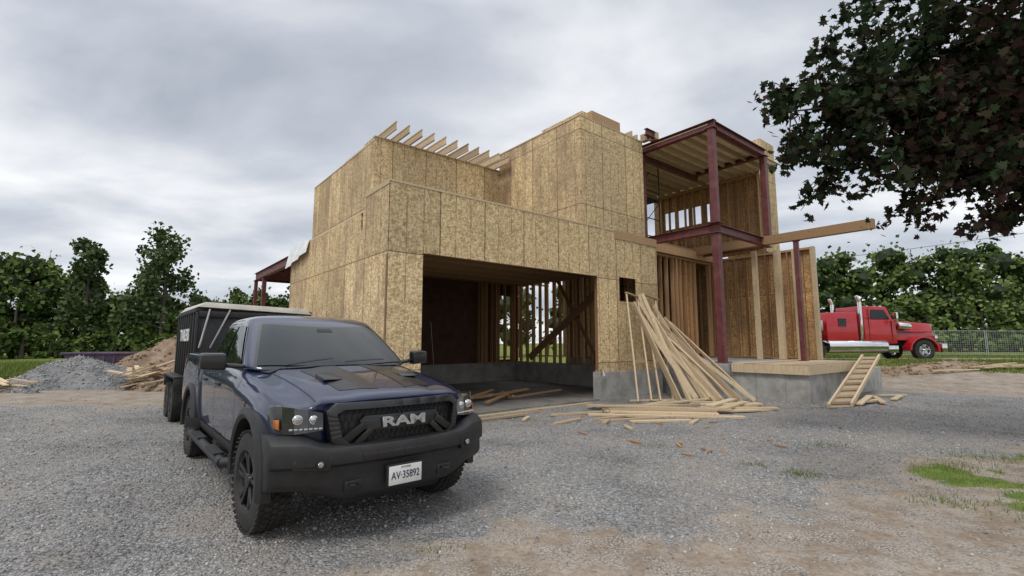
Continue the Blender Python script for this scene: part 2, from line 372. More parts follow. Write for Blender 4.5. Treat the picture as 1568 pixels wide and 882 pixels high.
wall(WI,'r',1.16,1.18,12.3,13.4,1.05,4.8); wall(WI,'r',1.16,1.18,10.2,10.75,3.9,5.1)
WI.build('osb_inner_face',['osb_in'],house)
DP=B()
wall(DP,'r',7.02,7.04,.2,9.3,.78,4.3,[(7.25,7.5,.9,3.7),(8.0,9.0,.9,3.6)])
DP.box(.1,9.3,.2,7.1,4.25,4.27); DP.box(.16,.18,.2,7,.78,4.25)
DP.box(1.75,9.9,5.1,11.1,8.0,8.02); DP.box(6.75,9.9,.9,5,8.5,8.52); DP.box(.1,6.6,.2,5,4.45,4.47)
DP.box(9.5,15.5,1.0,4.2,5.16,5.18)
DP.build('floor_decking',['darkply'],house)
S=B()
studs(S,'r',.022,.06,.78,.78,4.9,.36); studs(S,'r',.022,6.5,9.3,.78,4.9,.406,skip=(7.4,8.28)); S.box(.83,6.42,.022,.16,3.53,3.9)
studs(S,'d',9.2,.3,7.0,.78,4.2,.406,jit=.04); studs(S,'r',6.88,7.1,9.2,.78,4.2,.35,jit=.05)
studs(S,'d',.022,.3,7.2,.8,4.5,.61)
S.beam((9.15,2.4,1.0),(9.12,4.4,4.1),.04,.14)
S.beam((8.9,1.2,4.0),(8.9,5.8,1.0),.04,.28)
for r_ in (7.25,7.5,8.0,9.0): S.box(r_-.03,r_+.03,6.86,7.0,.8,4.2)
for i in range(14): S.box(.2,9.2,.4+i*.45,.44+i*.45,3.98,4.24)
studs(S,'d',12.6,1.4,4.1,1.0,5.0,.406,jit=.06); studs(S,'d',11.0,4.5,9,1.0,4.6,.5,jit=.06); studs(S,'r',9.0,7.5,13,.9,4.6,.45,jit=.05)
studs(S,'r',1.0,9.6,15.4,1.02,4.9,.406,jit=.07,skip=(13.5,14.6))
for r_ in (10.75,10.8,10.85,12.15,12.2,13.5,14.6,14.65): S.box(r_-.02,r_+.02,.98,1.14,1.06,4.82)
studs(S,'d',15.46,-2.5,4.1,1.02,5.14,.406,jit=.02); studs(S,'d',15.46,-.75,4.1,5.36,8.5,.406,jit=.02)
studs(S,'r',4.02,9.6,15.4,1.02,5.0,.406)
S.box(9.5,15.45,.93,.97,4.92,5.30); S.box(9.5,15.45,.84,.92,4.9,5.2)
for i in range(12): S.box(9.6+i*.5,9.64+i*.5,1.0,4.0,4.92,5.14)
S.build('stud_framing',['woodd'],house)
L=B()
for i in range(11): 
    r_=2.0+i*.445; 
    L.box(r_,r_+.045,4.15,8.5,8.17,8.21); L.box(r_,r_+.045,4.15,8.5,8.40,8.44); L.box(r_+.015,r_+.03,4.16,8.5,8.21,8.40)
L.box(1.68,6.69,4.97,5.12,8.13,8.168); L.box(0,7.23,-.012,.15,4.96,5.0); L.box(-.012,.0,0,1.3,4.9,5.0)
L.box(6.67,9.96,.79,.93,8.78,8.82); L.box(6.67,6.82,.93,5.0,8.78,8.82); L.box(1.69,1.84,5.0,11.2,8.02,8.06); L.box(0,.15,1.36,7.4,4.58,4.62)
for i in range(14): L.box(10.3,15.5,-1.5+i*.42,-1.46+i*.42,8.48,8.64)
L.box(14.55,14.75,-1.75,-1.55,1.0,5.05); L.box(13.9,14.05,-1.2,-1.05,1.0,5.0); L.box(14.9,15.0,-2.2,-2.05,1.0,5.05)
L.box(15.44,15.64,-2.61,-2.49,1.0,5.15)
L.box(15.95,16.1,-.77,-.741,5.3,10.0)
L.box(9.8,10.0,.5,.76,8.75,9.0); L.box(10.1,10.25,.3,.6,8.8,9.05); L.box(9.35,9.4,.8,1.3,8.82,9.05); L.box(9.65,9.7,.8,1.3,8.82,9.0)
for i in range(6): L.box(15.42+.0,15.60,-.8+i*.16,-.77+i*.16,8.6,8.8)
L.build('rafters_and_plates',['wood'],house)
V=B()
V.box(7.24,9.41,-.02,.14,4.74,4.99); V.box(7.301,8.75,.83,1.1,8.83,9.16); V.box(-.03,-.001,.0,.02,.8,3.4)
V.box(13.38,13.62,-4.95,4.0,5.07,5.37); V.box(13.34,13.66,-4.85,-4.82,5.05,5.39)
V.build('lvl_beams',['lvl'],house)
RD=B(); RD.box(10.2,15.8,-1.55,4.2,8.66,8.69); RD.build('roof_decking',['deck'],house)
T=B()
def wbeam(b,a,c,w=.2,h=.28,t=.02,m=0):
    a=Vector(a);c=Vector(c);u=Vector((0,0,1))
    b.beam(a+u*(h/2-t/2),c+u*(h/2-t/2),w,t,m); b.beam(a-u*(h/2-t/2),c-u*(h/2-t/2),w,t,m); b.beam(a,c,t,h-2*t,m)
def hss(b,x,y,z0,z1,w=.16,m=0): b.box(x-w/2,x+w/2,y-w/2,y+w/2,z0,z1,m); b.box(x-w*.9,x+w*.9,y-w*.9,y+w*.9,z0,z0+.025,m); b.box(x-w*.75,x+w*.75,y-w*.75,y+w*.75,z1-.02,z1,m)
hss(T,10.22,-1.66,1.0,5.05,.22); hss(T,10.22,-1.66,5.35,8.5,.2); hss(T,10.22,1.0,5.35,8.5,.16); hss(T,13.95,-1.66,5.35,8.5,.2)
hss(T,13.5,-2.74,1.0,5.06,.14)
for z in (8.62,5.2):
    wbeam(T,(10.22,-1.80,z),(10.22,1.1,z)); wbeam(T,(10.33,-1.66,z),(14.1,-1.66,z)); wbeam(T,(13.95,-1.5,z),(13.95,1.1,z))
wbeam(T,(10.2,1.0,8.35),(14.0,1.0,8.35),.14,.2)
wbeam(T,(9.6,.4,8.95),(10.25,.4,8.95),.14,.24)
wbeam(T,(.02,7.5,4.3),(.02,12.9,4.3),.15,.30); wbeam(T,(.1,12.85,4.3),(1.9,12.85,4.3),.15,.30); T.box(.1,1.69,7.5,12.8,4.35,4.4)
for k in range(9): T.box(.1,1.69,7.8+k*.55,7.86+k*.55,4.2,4.35)
hss(T,.02,11.3,0,4.15,.14); hss(T,.02,12.8,0,4.15,.12); hss(T,1.8,12.8,0,4.15,.12)
T.build('red_steel_frame',['steel'],house,bevel=.004,seg=1)
C=B()
C.box(-.05,.83,-.05,.22,-.4,.78); C.box(6.42,9.45,-.05,.22,-.4,.775); C.box(-.05,.2,.221,7.45,-.4,.78); C.box(9.1,9.45,.221,7.2,-.4,.778); C.box(.201,9.099,6.95,7.2,-.4,.776)
C.box(9.451,15.7,.2,4.3,-.4,1.0); C.box(9.7,10.5,-1.9,.199,-.4,.98); C.box(.2,1.9,7.46,11.3,-.4,.8)
C.box(10.25,16.8,-4.0,-1.901,-.4,.76); C.box(10.501,15.7,-1.9,.199,-.4,.985)
C.box(9.62,9.9,-1.2,-.2,-.3,.45)
for r_ in (11.4,12.9,14.4,15.9): 
    for z in (.25,.55): C.cyl((r_,-4.004,z),(r_,-3.99,z),.018,n=8,m=1)
for d_ in (-3.2,-2.4):
    for z in (.25,.55): C.cyl((10.246,d_,z),(10.26,d_,z),.018,n=8,m=1)
for r_ in (11.47,12.69,13.91,15.13,16.35): C.box(r_-.006,r_+.006,-4.003,-3.99,0,.755,1)
for d_ in (-3.4,-2.6): C.box(10.247,10.26,d_-.006,d_+.006,0,.755,1)
C.build('concrete_foundation',['conc','black'],house,bevel=.012,seg=1)
PB=B()
PB.box(10.16,15.0,-4.05,-4.01,.74,.98); PB.box(10.16,10.24,-4.009,-1.95,.74,.98)
for i in range(6): PB.box(10.18,15.0,-4.0+i*.34,-4.0+i*.34+.325,.981,1.005)
PB.build('porch_formwork',['wood'],house)
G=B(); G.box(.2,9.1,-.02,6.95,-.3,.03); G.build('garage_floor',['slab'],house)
TY=B()
for i in range(5):
    TY.add([(-.03-.02*(i%2),5.4+i*.4,4.64-.0*i),(-.03-.02*((i+1)%2),5.8+i*.4,4.64),(-.12-.05*((i+1)%2),5.85+i*.4,4.18-.05*i),(-.10-.06*(i%2),5.45+i*.4,4.25-.05*i)],[(0,1,2,3)])
TY.add([(6.5,-.07,.9),(6.35,-.2,.7),(6.2,-.12,.62),(6.42,-.06,.55),(6.6,-.1,.66)],[(0,1,2,3,4)])
TY.build('house_wrap_flap',['tyvek'],house)
# ---------------------------------------------------------------- scaffolding
sc=empty('scaffolding',(*h2w(11.0,1.6),1.0),A39); b=B()
for lv in (0,1.9,4.4,6.2):
    for x in (0,1.1):
        for y in (0,1.6): b.cyl((x,y,lv),(x,y,lv+1.85),.025,n=8)
    for z in (.3,1.0,1.7):
        for y in (0,1.6): b.cyl((0,y,lv+z),(1.1,y,lv+z),.02,n=6)
    b.cyl((0,0,lv+.2),(0,1.6,lv+1.7),.015,n=6); b.cyl((1.1,1.6,lv+.2),(1.1,0,lv+1.7),.015,n=6); b.box(-.05,1.15,0,1.6,lv+1.80,lv+1.85)
b.build('tubes',['black'],sc)
# ---------------------------------------------------------------- leaning lumber
lp=empty('leaning_lumber',(-2.54,9.6,0),A39); b=B()
def z0(r,d): 
    x,y=h2w(r,d); return float(H(np.array([x]),np.array([y]))[0])
for (ra,rb,rc,rd_,dz) in ((6.7,7.15,7.60,8.15,-1.1),(7.35,7.8,8.45,9.05,-1.35)):
    b.beam((ra,dz,.04),(rc,-.12,3.10),.04,.09); b.beam((rb,dz-.1,.04),(rd_,-.12,2.98),.04,.09)
    b.beam((rc-.06,-.16,3.10),(rd_+.12,-.16,2.98),.09,.04)
    b.beam((ra+.35*(rc-ra),dz*.65-.05,1.1),(rb+.35*(rd_-rb),dz*.65-.1,1.08),.04,.09)
random.seed(4)
for i in range(21):
    t=i/20
    bot=(7.7+1.5*t+random.uniform(-.15,.15),-1.6-1.5*t+random.uniform(-.25,.25),.03+random.uniform(0,.10))
    top=(8.0+1.3*t+random.uniform(-.5,.3),-.16+random.uniform(-.22,.05),2.95-.75*t+random.uniform(-.45,.3))
    b.beam(bot,top,.038,random.choice((.09,.09,.09,.14)),up=(random.uniform(-.4,.4),1,random.uniform(0,.5)))
b.build('boards',['wood'],lp)
gl=empty('lumber_pile',(-2.54,9.6,0),A39); b=B()
def gb(r,d,ang,ln,w=.14,h=.04,z=.03,tilt=0):
    dx,dy=math.cos(ang)*ln/2,math.sin(ang)*ln/2; zz=z0(r,d)+z
    b.beam((r-dx,d-dy,zz-tilt),(r+dx,d+dy,zz+tilt),w,h)
for i in range(7): gb(5.2+.12*i,-2.9+.12*i,-.85+random.uniform(-.1,.1),2.8+random.uniform(-.6,.6),.2,.04,.03+.035*(i%3))
for i in range(6): gb(7.3+.1*i,-3.6+.15*i,-.3+random.uniform(-.5,.5),1.8,.2,.04,.05+.03*(i%3))
for i in range(8): gb(6.6+random.uniform(-1,1.4),-1.9+random.uniform(-.7,.6),random.uniform(-1.2,.3),random.uniform(1,2.6),.09,.04,.03+.02*(i%3),random.uniform(0,.06))
gb(4.2,-2.3,-.1,1.1,.09); gb(4.6,-1.9,.9,.8,.09); gb(3.6,-2.6,.5,.5,.09); gb(3.2,-.35,.02,5.0,.14,.05,.03)
gb(3.0,-2.1,.15,.9,.09); gb(3.9,-1.5,-.3,1.3,.09); gb(2.6,-1.3,.6,.4,.07); gb(3.4,-3.3,1.0,.35,.07)
gb(4.6,-3.2,-.55,1.3,.14); gb(4.4,-2.7,-.35,1.7,.14); gb(2.1,-.9,.0,1.6,.09); gb(5.0,-3.7,.3,.5,.08)
gb(10.9,-4.8,-.2,2.0,.3,.05,.06); gb(11.2,-4.95,.1,1.5,.14,.04,.12,.05); gb(12.2,-5.0,.35,1.8,.14,.04,.06)
gb(13.2,-5.2,.1,1.4,.14,.04,.05); gb(14.0,-4.9,-.5,1.0,.09,.04,.05)
b.build('boards',['wood'],gl)
b=B()
for i in range(10): b.beam((1.6+random.uniform(0,4),.5+random.uniform(0,1.6),.08+.05*random.random()),(2.4+random.uniform(0,4),.9+random.uniform(0,1.8),.1+.15*random.random()),.09,.04)
b.build('scrap_boards',['woodd'],gl)
b=B()
for i in range(90):
    r_,d_=random.uniform(2,13),random.uniform(-6.0,-.4)
    if r_>9.5 and d_>-4.3: continue
    a=random.uniform(0,3.14); l=random.uniform(.03,.10); zz=z0(r_,d_)+.015
    b.beam((r_-l*math.cos(a),d_-l*math.sin(a),zz),(r_+l*math.cos(a),d_+l*math.sin(a),zz+.01),random.uniform(.015,.045),.02)
b.build('offcuts',['woodd'],gl)
rp=empty('form_panel_ramp',(0,0,0)); b=B()
p0=Vector((8.05,11.95,.07)); p1=Vector((11.75,15.75,1.18)); d=(p1-p0)
sd=Vector((.9,.25,0)).normalized()
for k in (-.36,.36): b.beam(p0+sd*k,p1+sd*k,.05,.11)
b.hexa([p0-sd*.36-Vector((0,0,.05)),p0+sd*.36-Vector((0,0,.05)),p1+sd*.36-Vector((0,0,.05)),p1-sd*.36-Vector((0,0,.05)),p0-sd*.36-Vector((0,0,.03)),p0+sd*.36-Vector((0,0,.03)),p1+sd*.36-Vector((0,0,.03)),p1-sd*.36-Vector((0,0,.03))])
for i in range(9): c_=p0+d*((i+.3)/9.0); b.beam(c_-sd*.34+Vector((0,0,.02)),c_+sd*.34+Vector((0,0,.02)),.05,.06)
b.build('panel',['wood'],rp)
# ---------------------------------------------------------------- pickup truck
PT=math.atan2(-.760,.649)
tr=empty('pickup_truck',(-1.54,4.905,0),PT)
def loft(name,st,mats,parent,sub=2,capf=True):
    K=len(st[0]); bm=bmesh.new(); rings=[]
    for s in st:
        full=list(s)+[(x,-y,z) for (x,y,z) in s[-2:0:-1]]
        rings.append([bm.verts.new(p) for p in full])
    n=len(rings[0])
    for a,c in zip(rings[:-1],rings[1:]):
        for i in range(n): bm.faces.new((a[i],a[(i+1)%n],c[(i+1)%n],c[i]))
    if capf:
        for rg in (rings[0],rings[-1]):
            for i in range(K-1):
                vs=[rg[i],rg[i+1],rg[(n-i-1)%n],rg[(n-i)%n]]; u=[]
                for v_ in vs:
                    if v_ not in u: u.append(v_)
                if len(u)>2: bm.faces.new(u)
    bmesh.ops.recalc_face_normals(bm,faces=bm.faces)
    me=bpy.data.meshes.new(name); bm.to_mesh(me); bm.free()
    for x in mats: me.materials.append(M[x])
    me.polygons.foreach_set('use_smooth',[True]*len(me.polygons))
    ob=link(bpy.data.objects.new(name,me)); ob.parent=parent
    if sub:
        m=ob.modifiers.new('s','SUBSURF'); m.levels=sub; m.render_levels=sub
    return ob
def bst(x,w,belt,hs,hc,c,zb=.46):
    P=[(0,zb),(.5,zb),(w-.10,zb),(w-.03,zb+.03),(w-.01,zb+.12),(w+.01,.82),(w+.008,belt-.20),(w+.0,belt-.14),(w-.03,belt-.09),(w-.045,belt-.04),(w-.085,belt-.008),(w-.15,belt+.003),(.70,belt+.012),(.655,hs-.005),(.60,hs),(.36,hs+.004),(.31,hc),(0,hc+.008)]
    return [(x-c*y*y,y,z) for (y,z) in P]
sts=[bst(.855,.80,1.05,1.10,1.115,.20,.60),bst(.84,.87,1.075,1.13,1.145,.22,.58),bst(.77,.92,1.105,1.165,1.185,.24,.56),bst(.5,.96,1.16,1.22,1.245,.22,.5),bst(.2,.98,1.205,1.27,1.295,.16),bst(-.2,.985,1.25,1.315,1.34,.12),
 bst(-.50,.985,1.28,1.35,1.37,.10),bst(-.60,.985,1.30,1.335,1.345,.08),bst(-.9,.985,1.34,1.345,1.347,.02),bst(-2.0,.985,1.355,1.357,1.357,0),bst(-2.83,.98,1.36,1.362,1.362,0),bst(-2.86,.965,1.355,1.36,1.36,0)]
body=loft('body_front_and_cab',sts,['paint','black'],tr)
def bed(x,w,top):
    P=[(0,.5),(.5,.5),(w-.10,.5),(w-.03,.53),(w-.01,.65),(w+.01,.80),(w+.005,1.1),(w-.01,1.18),(w-.02,1.32),(w-.03,top-.02),(w-.06,top),(w-.12,top),(w-.15,top-.05),(.5,top-.05),(0,top-.05)]
    return [(x,y,z) for (y,z) in P]
bedo=loft('cargo_bed',[bed(-2.885,.965,1.43),bed(-2.90,.985,1.44),bed(-3.6,.985,1.44),bed(-4.8,.98,1.44),bed(-4.86,.955,1.43)],['paint','black'],tr)
cut=B()
for x in (0,-3.58):
    for s in (1,-1): cut.cyl((x,s*.60,.45),(x,s*1.3,.45),.515,n=48,m=1)
cb=cut.build('cutter',['paint','black'],None)
for o_ in (body,bedo):
    m=o_.modifiers.new('bo','BOOLEAN'); m.operation='DIFFERENCE'; m.solver='EXACT'; m.object=cb
cb.parent=tr; bpy.context.view_layer.update()
dg=bpy.context.evaluated_depsgraph_get()
for o_ in (body,bedo):
    ev=o_.evaluated_get(dg); nm=bpy.data.meshes.new_from_object(ev); o_.modifiers.clear(); o_.data=nm
    e=o_.modifiers.new('e','EDGE_SPLIT'); e.split_angle=math.radians(40)
bpy.data.objects.remove(cb)
def gl_(z,xf,xr,w):
    return [(xf,0,z),(xf-.02,w*.45,z),(xf-.08,w*.8,z),(xf-.17,w*.97,z),(xf-.32,w,z),((xf+xr)/2,w+.004,z),(xr+.12,w,z),(xr+.02,w*.95,z),(xr,w*.6,z),(xr,0,z)]
LV=[(1.29,-.48,-2.86,.91),(1.35,-.54,-2.85,.905),(1.50,-.75,-2.80,.86),(1.66,-.98,-2.74,.81),(1.83,-1.24,-2.66,.75),(1.885,-1.35,-2.60,.71),(1.93,-1.55,-2.48,.60),(1.95,-1.75,-2.30,.32)]
gh=loft('roof_and_pillars',[gl_(*l) for l in LV],['paint'],tr)
bpy.context.view_layer.update()
def patch(name,cs,nu,nv,mat,target,off=.006,bulge=None,axis=None,parent=tr):
    c=[Vector(p) for p in cs]; vs=[];fs=[]
    for j in range(nv+1):
        for i in range(nu+1):
            u,v=i/nu,j/nv; p=(c[0]*(1-u)+c[1]*u)*(1-v)+(c[3]*(1-u)+c[2]*u)*v
            if bulge: p=p+Vector(bulge)*(1-(2*u-1)**2)
            vs.append(p)
    for j in range(nv):
        for i in range(nu): a=j*(nu+1)+i; fs.append((a,a+1,a+nu+2,a+nu+1))
    b=B(); b.add(vs,fs); ob=b.build(name,[mat],parent,smooth=True)
    ob.modifiers.clear()
    m=ob.modifiers.new('w','SHRINKWRAP'); m.target=target; m.offset=off
    if axis:
        m.wrap_method='PROJECT'; m.use_negative_direction=True; m.use_positive_direction=True
        setattr(m,'use_project_'+axis,True)
        if axis!='z': m.use_project_z=False
    else:
        m.wrap_method='NEAREST_SURFACEPOINT'; m.wrap_mode='ABOVE_SURFACE'
    return ob
patch('windshield_surround',[(-.66,-.84,1.33),(-.66,.84,1.33),(-1.33,.67,1.87),(-1.33,-.67,1.87)],24,14,'gloss',gh,.004,(.16,0,0))
patch('windshield',[(-.69,-.80,1.365),(-.69,.80,1.365),(-1.29,.64,1.84),(-1.29,-.64,1.84)],24,14,'glass',gh,.012,(.16,0,0))
patch('mirror_housing',[(-1.05,-.09,1.755),(-1.05,.09,1.755),(-1.1,.08,1.80),(-1.1,-.08,1.80)],3,3,'black',gh,.016)
patch('cowl_panel',[(-.50,-.72,1.40),(-.50,.72,1.40),(-.64,.78,1.42),(-.64,-.78,1.42)],16,3,'black',body,.010,(.12,0,0),axis='z')
for s in (1,-1):
    patch('side_glass_trim',[(-.86,s*.92,1.36),(-2.72,s*.92,1.36),(-2.52,s*.76,1.81),(-1.42,s*.76,1.81)],16,8,'gloss',gh,.004)
    patch('front_door_glass',[(-.92,s*.92,1.375),(-1.70,s*.92,1.375),(-1.72,s*.76,1.795),(-1.46,s*.76,1.795)],10,8,'glass',gh,.011)
    patch('rear_door_glass',[(-1.79,s*.92,1.375),(-2.55,s*.92,1.375),(-2.44,s*.76,1.795),(-1.80,s*.76,1.795)],10,8,'glass',gh,.011)
patch('rear_glass',[(-2.86,-.7,1.40),(-2.86,.7,1.40),(-2.70,.6,1.79),(-2.70,-.6,1.79)],10,6,'glass',gh,.01)
for s in (1,-1):
    for (x0,x1,z0_,z1_) in ((-.62,-.628,.56,1.27),(-1.735,-1.743,.56,1.32),(-2.66,-2.668,.66,1.32)):
        patch('door_seam',[(x0,s*1.1,z0_),(x1,s*1.1,z0_),(x1,s*1.1,z1_),(x0,s*1.1,z1_)],1,14,'black',body,.003,axis='y')
    patch('rocker_cladding',[(-.55,s*1.1,.50),(-2.95,s*1.1,.50),(-2.95,s*1.1,.62),(-.55,s*1.1,.62)],20,3,'black',body,.006,axis='y')
    patch('fender_badge',[(-.20,s*1.1,1.02),(-.52,s*1.1,1.02),(-.52,s*1.1,1.07),(-.20,s*1.1,1.07)],6,1,'gloss',body,.005,axis='y')
    for x in (-1.55,-2.45):
        hb=B(); hb.box(x-.11,x+.11,s*.98-.03,s*.98+.035,1.13,1.165); hb.build('door_handle',['black'],tr,bevel=.012)
    patch('hood_seam',[(.70,s*.675,1.4),(.70,s*.665,1.4),(-.50,s*.70,1.45),(-.50,s*.71,1.45)],1,16,'black',body,.003,axis='z')
    patch('hood_decal',[(.70,s*.13,1.4),(.60,s*.44,1.4),(-.30,s*.50,1.45),(-.42,s*.13,1.45)],10,18,'satin',body,.003,axis='z')
    nb=B(); nb.prism([(.08,1.27),(.28,1.25),(.33,1.268),(.28,1.290),(.05,1.312)],'y',s*.29,s*.47,0); nb.build('hood_vent',['satin'],tr,bevel=.012)
def fx(y,z): return .895-.21*y*y-.10*(z-.75)
b=B()
def band(outer,inner,front,back,m):
    n=len(outer)
    for i in range(n):
        j=(i+1)%n; o0,o1,i0,i1=outer[i],outer[j],inner[i],inner[j]
        def P(q,dx): return (fx(q[0],q[1])+dx,q[0],q[1])
        b.hexa([P(o0,back),P(o1,back),P(i1,back),P(i0,back),P(o0,front-.02),P(o1,front-.02),P(i1,front),P(i0,front)],m)
def dens(poly,k=6):
    o=[]
    for i in range(len(poly)):
        a=poly[i];c=poly[(i+1)%len(poly)]
        for t in range(k): o.append((a[0]+(c[0]-a[0])*t/k,a[1]+(c[1]-a[1])*t/k))
    return o
outer=dens([(-.62,1.055),(-.54,1.115),(.54,1.115),(.62,1.055),(.58,.82),(.49,.745),(-.49,.745),(-.58,.82)])
inner=dens([(-.55,1.035),(-.49,1.065),(.49,1.065),(.55,1.035),(.51,.85),(.45,.80),(-.45,.80),(-.51,.85)])
band(outer,inner,.075,-.05,0)
for iy in range(19):
    y0=-.55+iy*.058; 
    b.hexa([(fx(y0,.77)-.06,y0,.77),(fx(y0+.058,.77)-.06,y0+.058,.77),(fx(y0+.058,1.1)-.06,y0+.058,1.1),(fx(y0,1.1)-.06,y0,1.1),(fx(y0,.77)-.0,y0,.77),(fx(y0+.058,.77)-.0,y0+.058,.77),(fx(y0+.058,1.1)-.0,y0+.058,1.1),(fx(y0,1.1)-.0,y0,1.1)],1)
for k in range(24):
    y0=-.58+k*.048
    b.beam((fx(y0,.81)+.006,y0,.81),(fx(y0+.10,1.07)+.006,y0+.10,1.07),.006,.006,1); b.beam((fx(y0+.1,.81)+.006,y0+.1,.81),(fx(y0,1.07)+.006,y0,1.07),.006,.006,1)
br=dens([(-.33,1.005),(.33,1.005),(.37,.965),(.31,.885),(-.31,.885),(-.37,.965)],4); br2=[(q[0]*.02,.945+(q[1]-.945)*.02) for q in br]
band(br,br2,.075,.0,0)
for s in (1,-1):
    for (ya,za,yb,zb,w) in ((.33,.94,.50,.82,.06),(.28,.90,.40,.79,.045)):
        b.beam((fx(ya,za)+.035,s*ya,za),(fx(yb,zb)+.035,s*yb,zb),w,.06,0,up=(1,0,0))
b.build('grille',['satin','black'],tr,bevel=.010)
def text(name,s,size,mat,loc,ext=.008,wide=1.0,parent=tr,rot=None,bev=.0015,offs=.004):
    cu=bpy.data.curves.new(name,'FONT'); cu.body=s; cu.size=size; cu.extrude=ext; cu.bevel_depth=bev; cu.align_x='CENTER'; cu.align_y='CENTER'; cu.materials.append(M[mat]); cu.offset=offs*size/.12
    ob=link(bpy.data.objects.new(name,cu)); ob.parent=parent; ob.location=loc; ob.rotation_euler=rot or (math.pi/2,0,math.pi/2); ob.scale=(wide,1,1); return ob
text('grille_badge','RAM',.108,'alu',(fx(0,.945)+.080,0,.945),.008,1.85,offs=.003)
for s in (1,-1):
    b=B()
    ysx=[.635,.74,.83,.90,.945,.965]; 
    fr=[(fx(.635,.98)+.03),(fx(.74,.98)+.025),(fx(.83,.98)+.010),(fx(.90,.98)-.04),.62,.50]
    tp=[1.045,1.070,1.09,1.10,1.10,1.085]; bt=[.915,.90,.89,.895,.92,.98]
    for i in range(5):
        b.hexa([(fr[i]-.16,s*ysx[i]*.97,bt[i]),(fr[i],s*ysx[i],bt[i]),(fr[i+1],s*ysx[i+1],bt[i+1]),(fr[i+1]-.16,s*ysx[i+1]*.95,bt[i+1]),(fr[i]-.17,s*ysx[i]*.97,tp[i]),(fr[i]-.02,s*ysx[i],tp[i]),(fr[i+1]-.02,s*ysx[i+1],tp[i+1]),(fr[i+1]-.16,s*ysx[i+1]*.95,tp[i+1])],0)
    b.build('headlight',['lamp'],tr,smooth=True)
    b=B()
    for (y,z,r) in ((.70,.995,.038),(.81,1.0,.042)):
        x=fx(y,z)+.008; b.cyl((x,s*y,z),(x+.014,s*y,z),r,r*.9,20,0); b.cyl((x+.014,s*y,z),(x+.02,s*y,z),r*.7,r*.4,20,1)
    for i in range(7):
        y=.655+i*.034; b.box(fx(y,.9)+.012,fx(y,.9)+.026,s*y-.014,s*y+.014,.922,.936,0)
    b.hexa([(.665,s*.918,.925),(.60,s*.944,.935),(.60,s*.950,.935),(.67,s*.926,.925),(.655,s*.918,1.0),(.595,s*.943,1.0),(.595,s*.950,1.0),(.66,s*.926,1.0)],2)
    b.build('headlight_reflectors',['chrome','lens','amber'],tr,bevel=.003)
def bsec(y):
    ay=abs(y); x=.985-.15*ay*ay-.45*max(0,ay-.70)**1.3
    e=float(sm(np.array((ay-.60)/.2))); zb=.37+.10*float(sm(np.array((ay-.45)/.35))); zt=.80+.075*e
    return [(x-.35,zt),(x-.07-.05*e,zt+.005),(x-.015,zt-.02-.03*e),(x,.745+.02*e),(x,.66),(x-.045,.635),(x-.04,.50+.3*(zb-.37)),(x-.06,zb+.03),(x-.10,zb),(x-.35,zb)]
b=B(); Ys=[-1.0,-.99,-.95,-.88,-.8,-.74,-.67,-.6,-.5,-.4,-.2,0,.2,.4,.5,.6,.67,.74,.8,.88,.95,.99,1.0]
rs=[[(p[0] - (.03 if abs(y)>.995 else 0),y,p[1]) for p in bsec(y)] for y in Ys]; K=10; vs=[p for r_ in rs for p in r_]; fs=[]
for i in range(len(Ys)-1):
    for k in range(K): fs.append((i*K+k,i*K+(k+1)%K,(i+1)*K+(k+1)%K,(i+1)*K+k))
fs.append(tuple(range(K))); fs.append(tuple(range((len(Ys)-1)*K,len(Ys)*K))[::-1]); b.add(vs,fs)
b.build('front_bumper',['black'],tr,bevel=.006)
b=B()
def bx(y): return bsec(y)[3][0]
for i in range(6):
    y0=-.36+i*.12; b.hexa([(bx(y0)-.03,y0,.665),(bx(y0+.12)-.03,y0+.12,.665),(bx(y0+.12)+.004,y0+.12,.665),(bx(y0)+.004,y0,.665),(bx(y0)-.03,y0,.725),(bx(y0+.12)-.03,y0+.12,.725),(bx(y0+.12)+.004,y0+.12,.725),(bx(y0)+.004,y0,.725)],0)
for s in (1,-1):
    b.hexa([(bx(.61)-.04,s*.60,.62),(bx(.86)-.05,s*.86,.64),(bx(.86)+.004,s*.86,.64),(bx(.61)+.004,s*.61,.62),(bx(.6)-.04,s*.585,.73),(bx(.86)-.05,s*.86,.71),(bx(.86)+.004,s*.86,.71),(bx(.59)+.004,s*.59,.73)],0)
    b.cyl((bx(.68)-.01,s*.68,.675),(bx(.68)+.014,s*.68,.675),.034,.032,18,2); b.cyl((bx(.68)+.014,s*.68,.675),(bx(.68)+.018,s*.68,.675),.022,.018,18,1)
    b.box(bx(.42)-.06,bx(.42)-.030,s*.42-.07,s*.42+.07,.44,.52,0); b.beam((bx(.42)-.03,s*.40,.49),(bx(.42)+.015,s*.44,.49),.05,.02,2); 
b.build('bumper_inserts',['satin','lens','gloss'],tr,bevel=.004)
b=B(); px=bx(0)+.01; b.box(px-.03,px+.0,-.165,.165,.43,.60,1); b.box(px+.001,px+.006,-.150,.150,.438,.588,0); b.build('licence_plate',['white','black'],tr,bevel=.003)
text('plate_number','AV\u00b735892',.085,'ink',(px+.0075,0,.508),.0008,.76,bev=0,offs=.001); text('plate_caption','ONTARIO',.020,'ink',(px+.0075,0,.573),.0006,1,bev=0,offs=0)
b=B(); b.prism([(.85,.40),(.75,.30),(.2,.34),(.2,.5),(.85,.5)],'y',-.45,.45); b.box(-4.6,.7,-.45,-.33,.40,.56); b.box(-4.6,.7,.33,.45,.40,.56); b.box(-4.8,.6,-.9,.9,.47,.52)
b.cyl((0,-.8,.40),(0,.8,.40),.06); b.cyl((-3.58,-.8,.42),(-3.58,.8,.42),.07); b.cyl((-3.58,-.12,.42),(-3.58,.12,.42),.17,n=16)
b.build('chassis',['black'],tr)
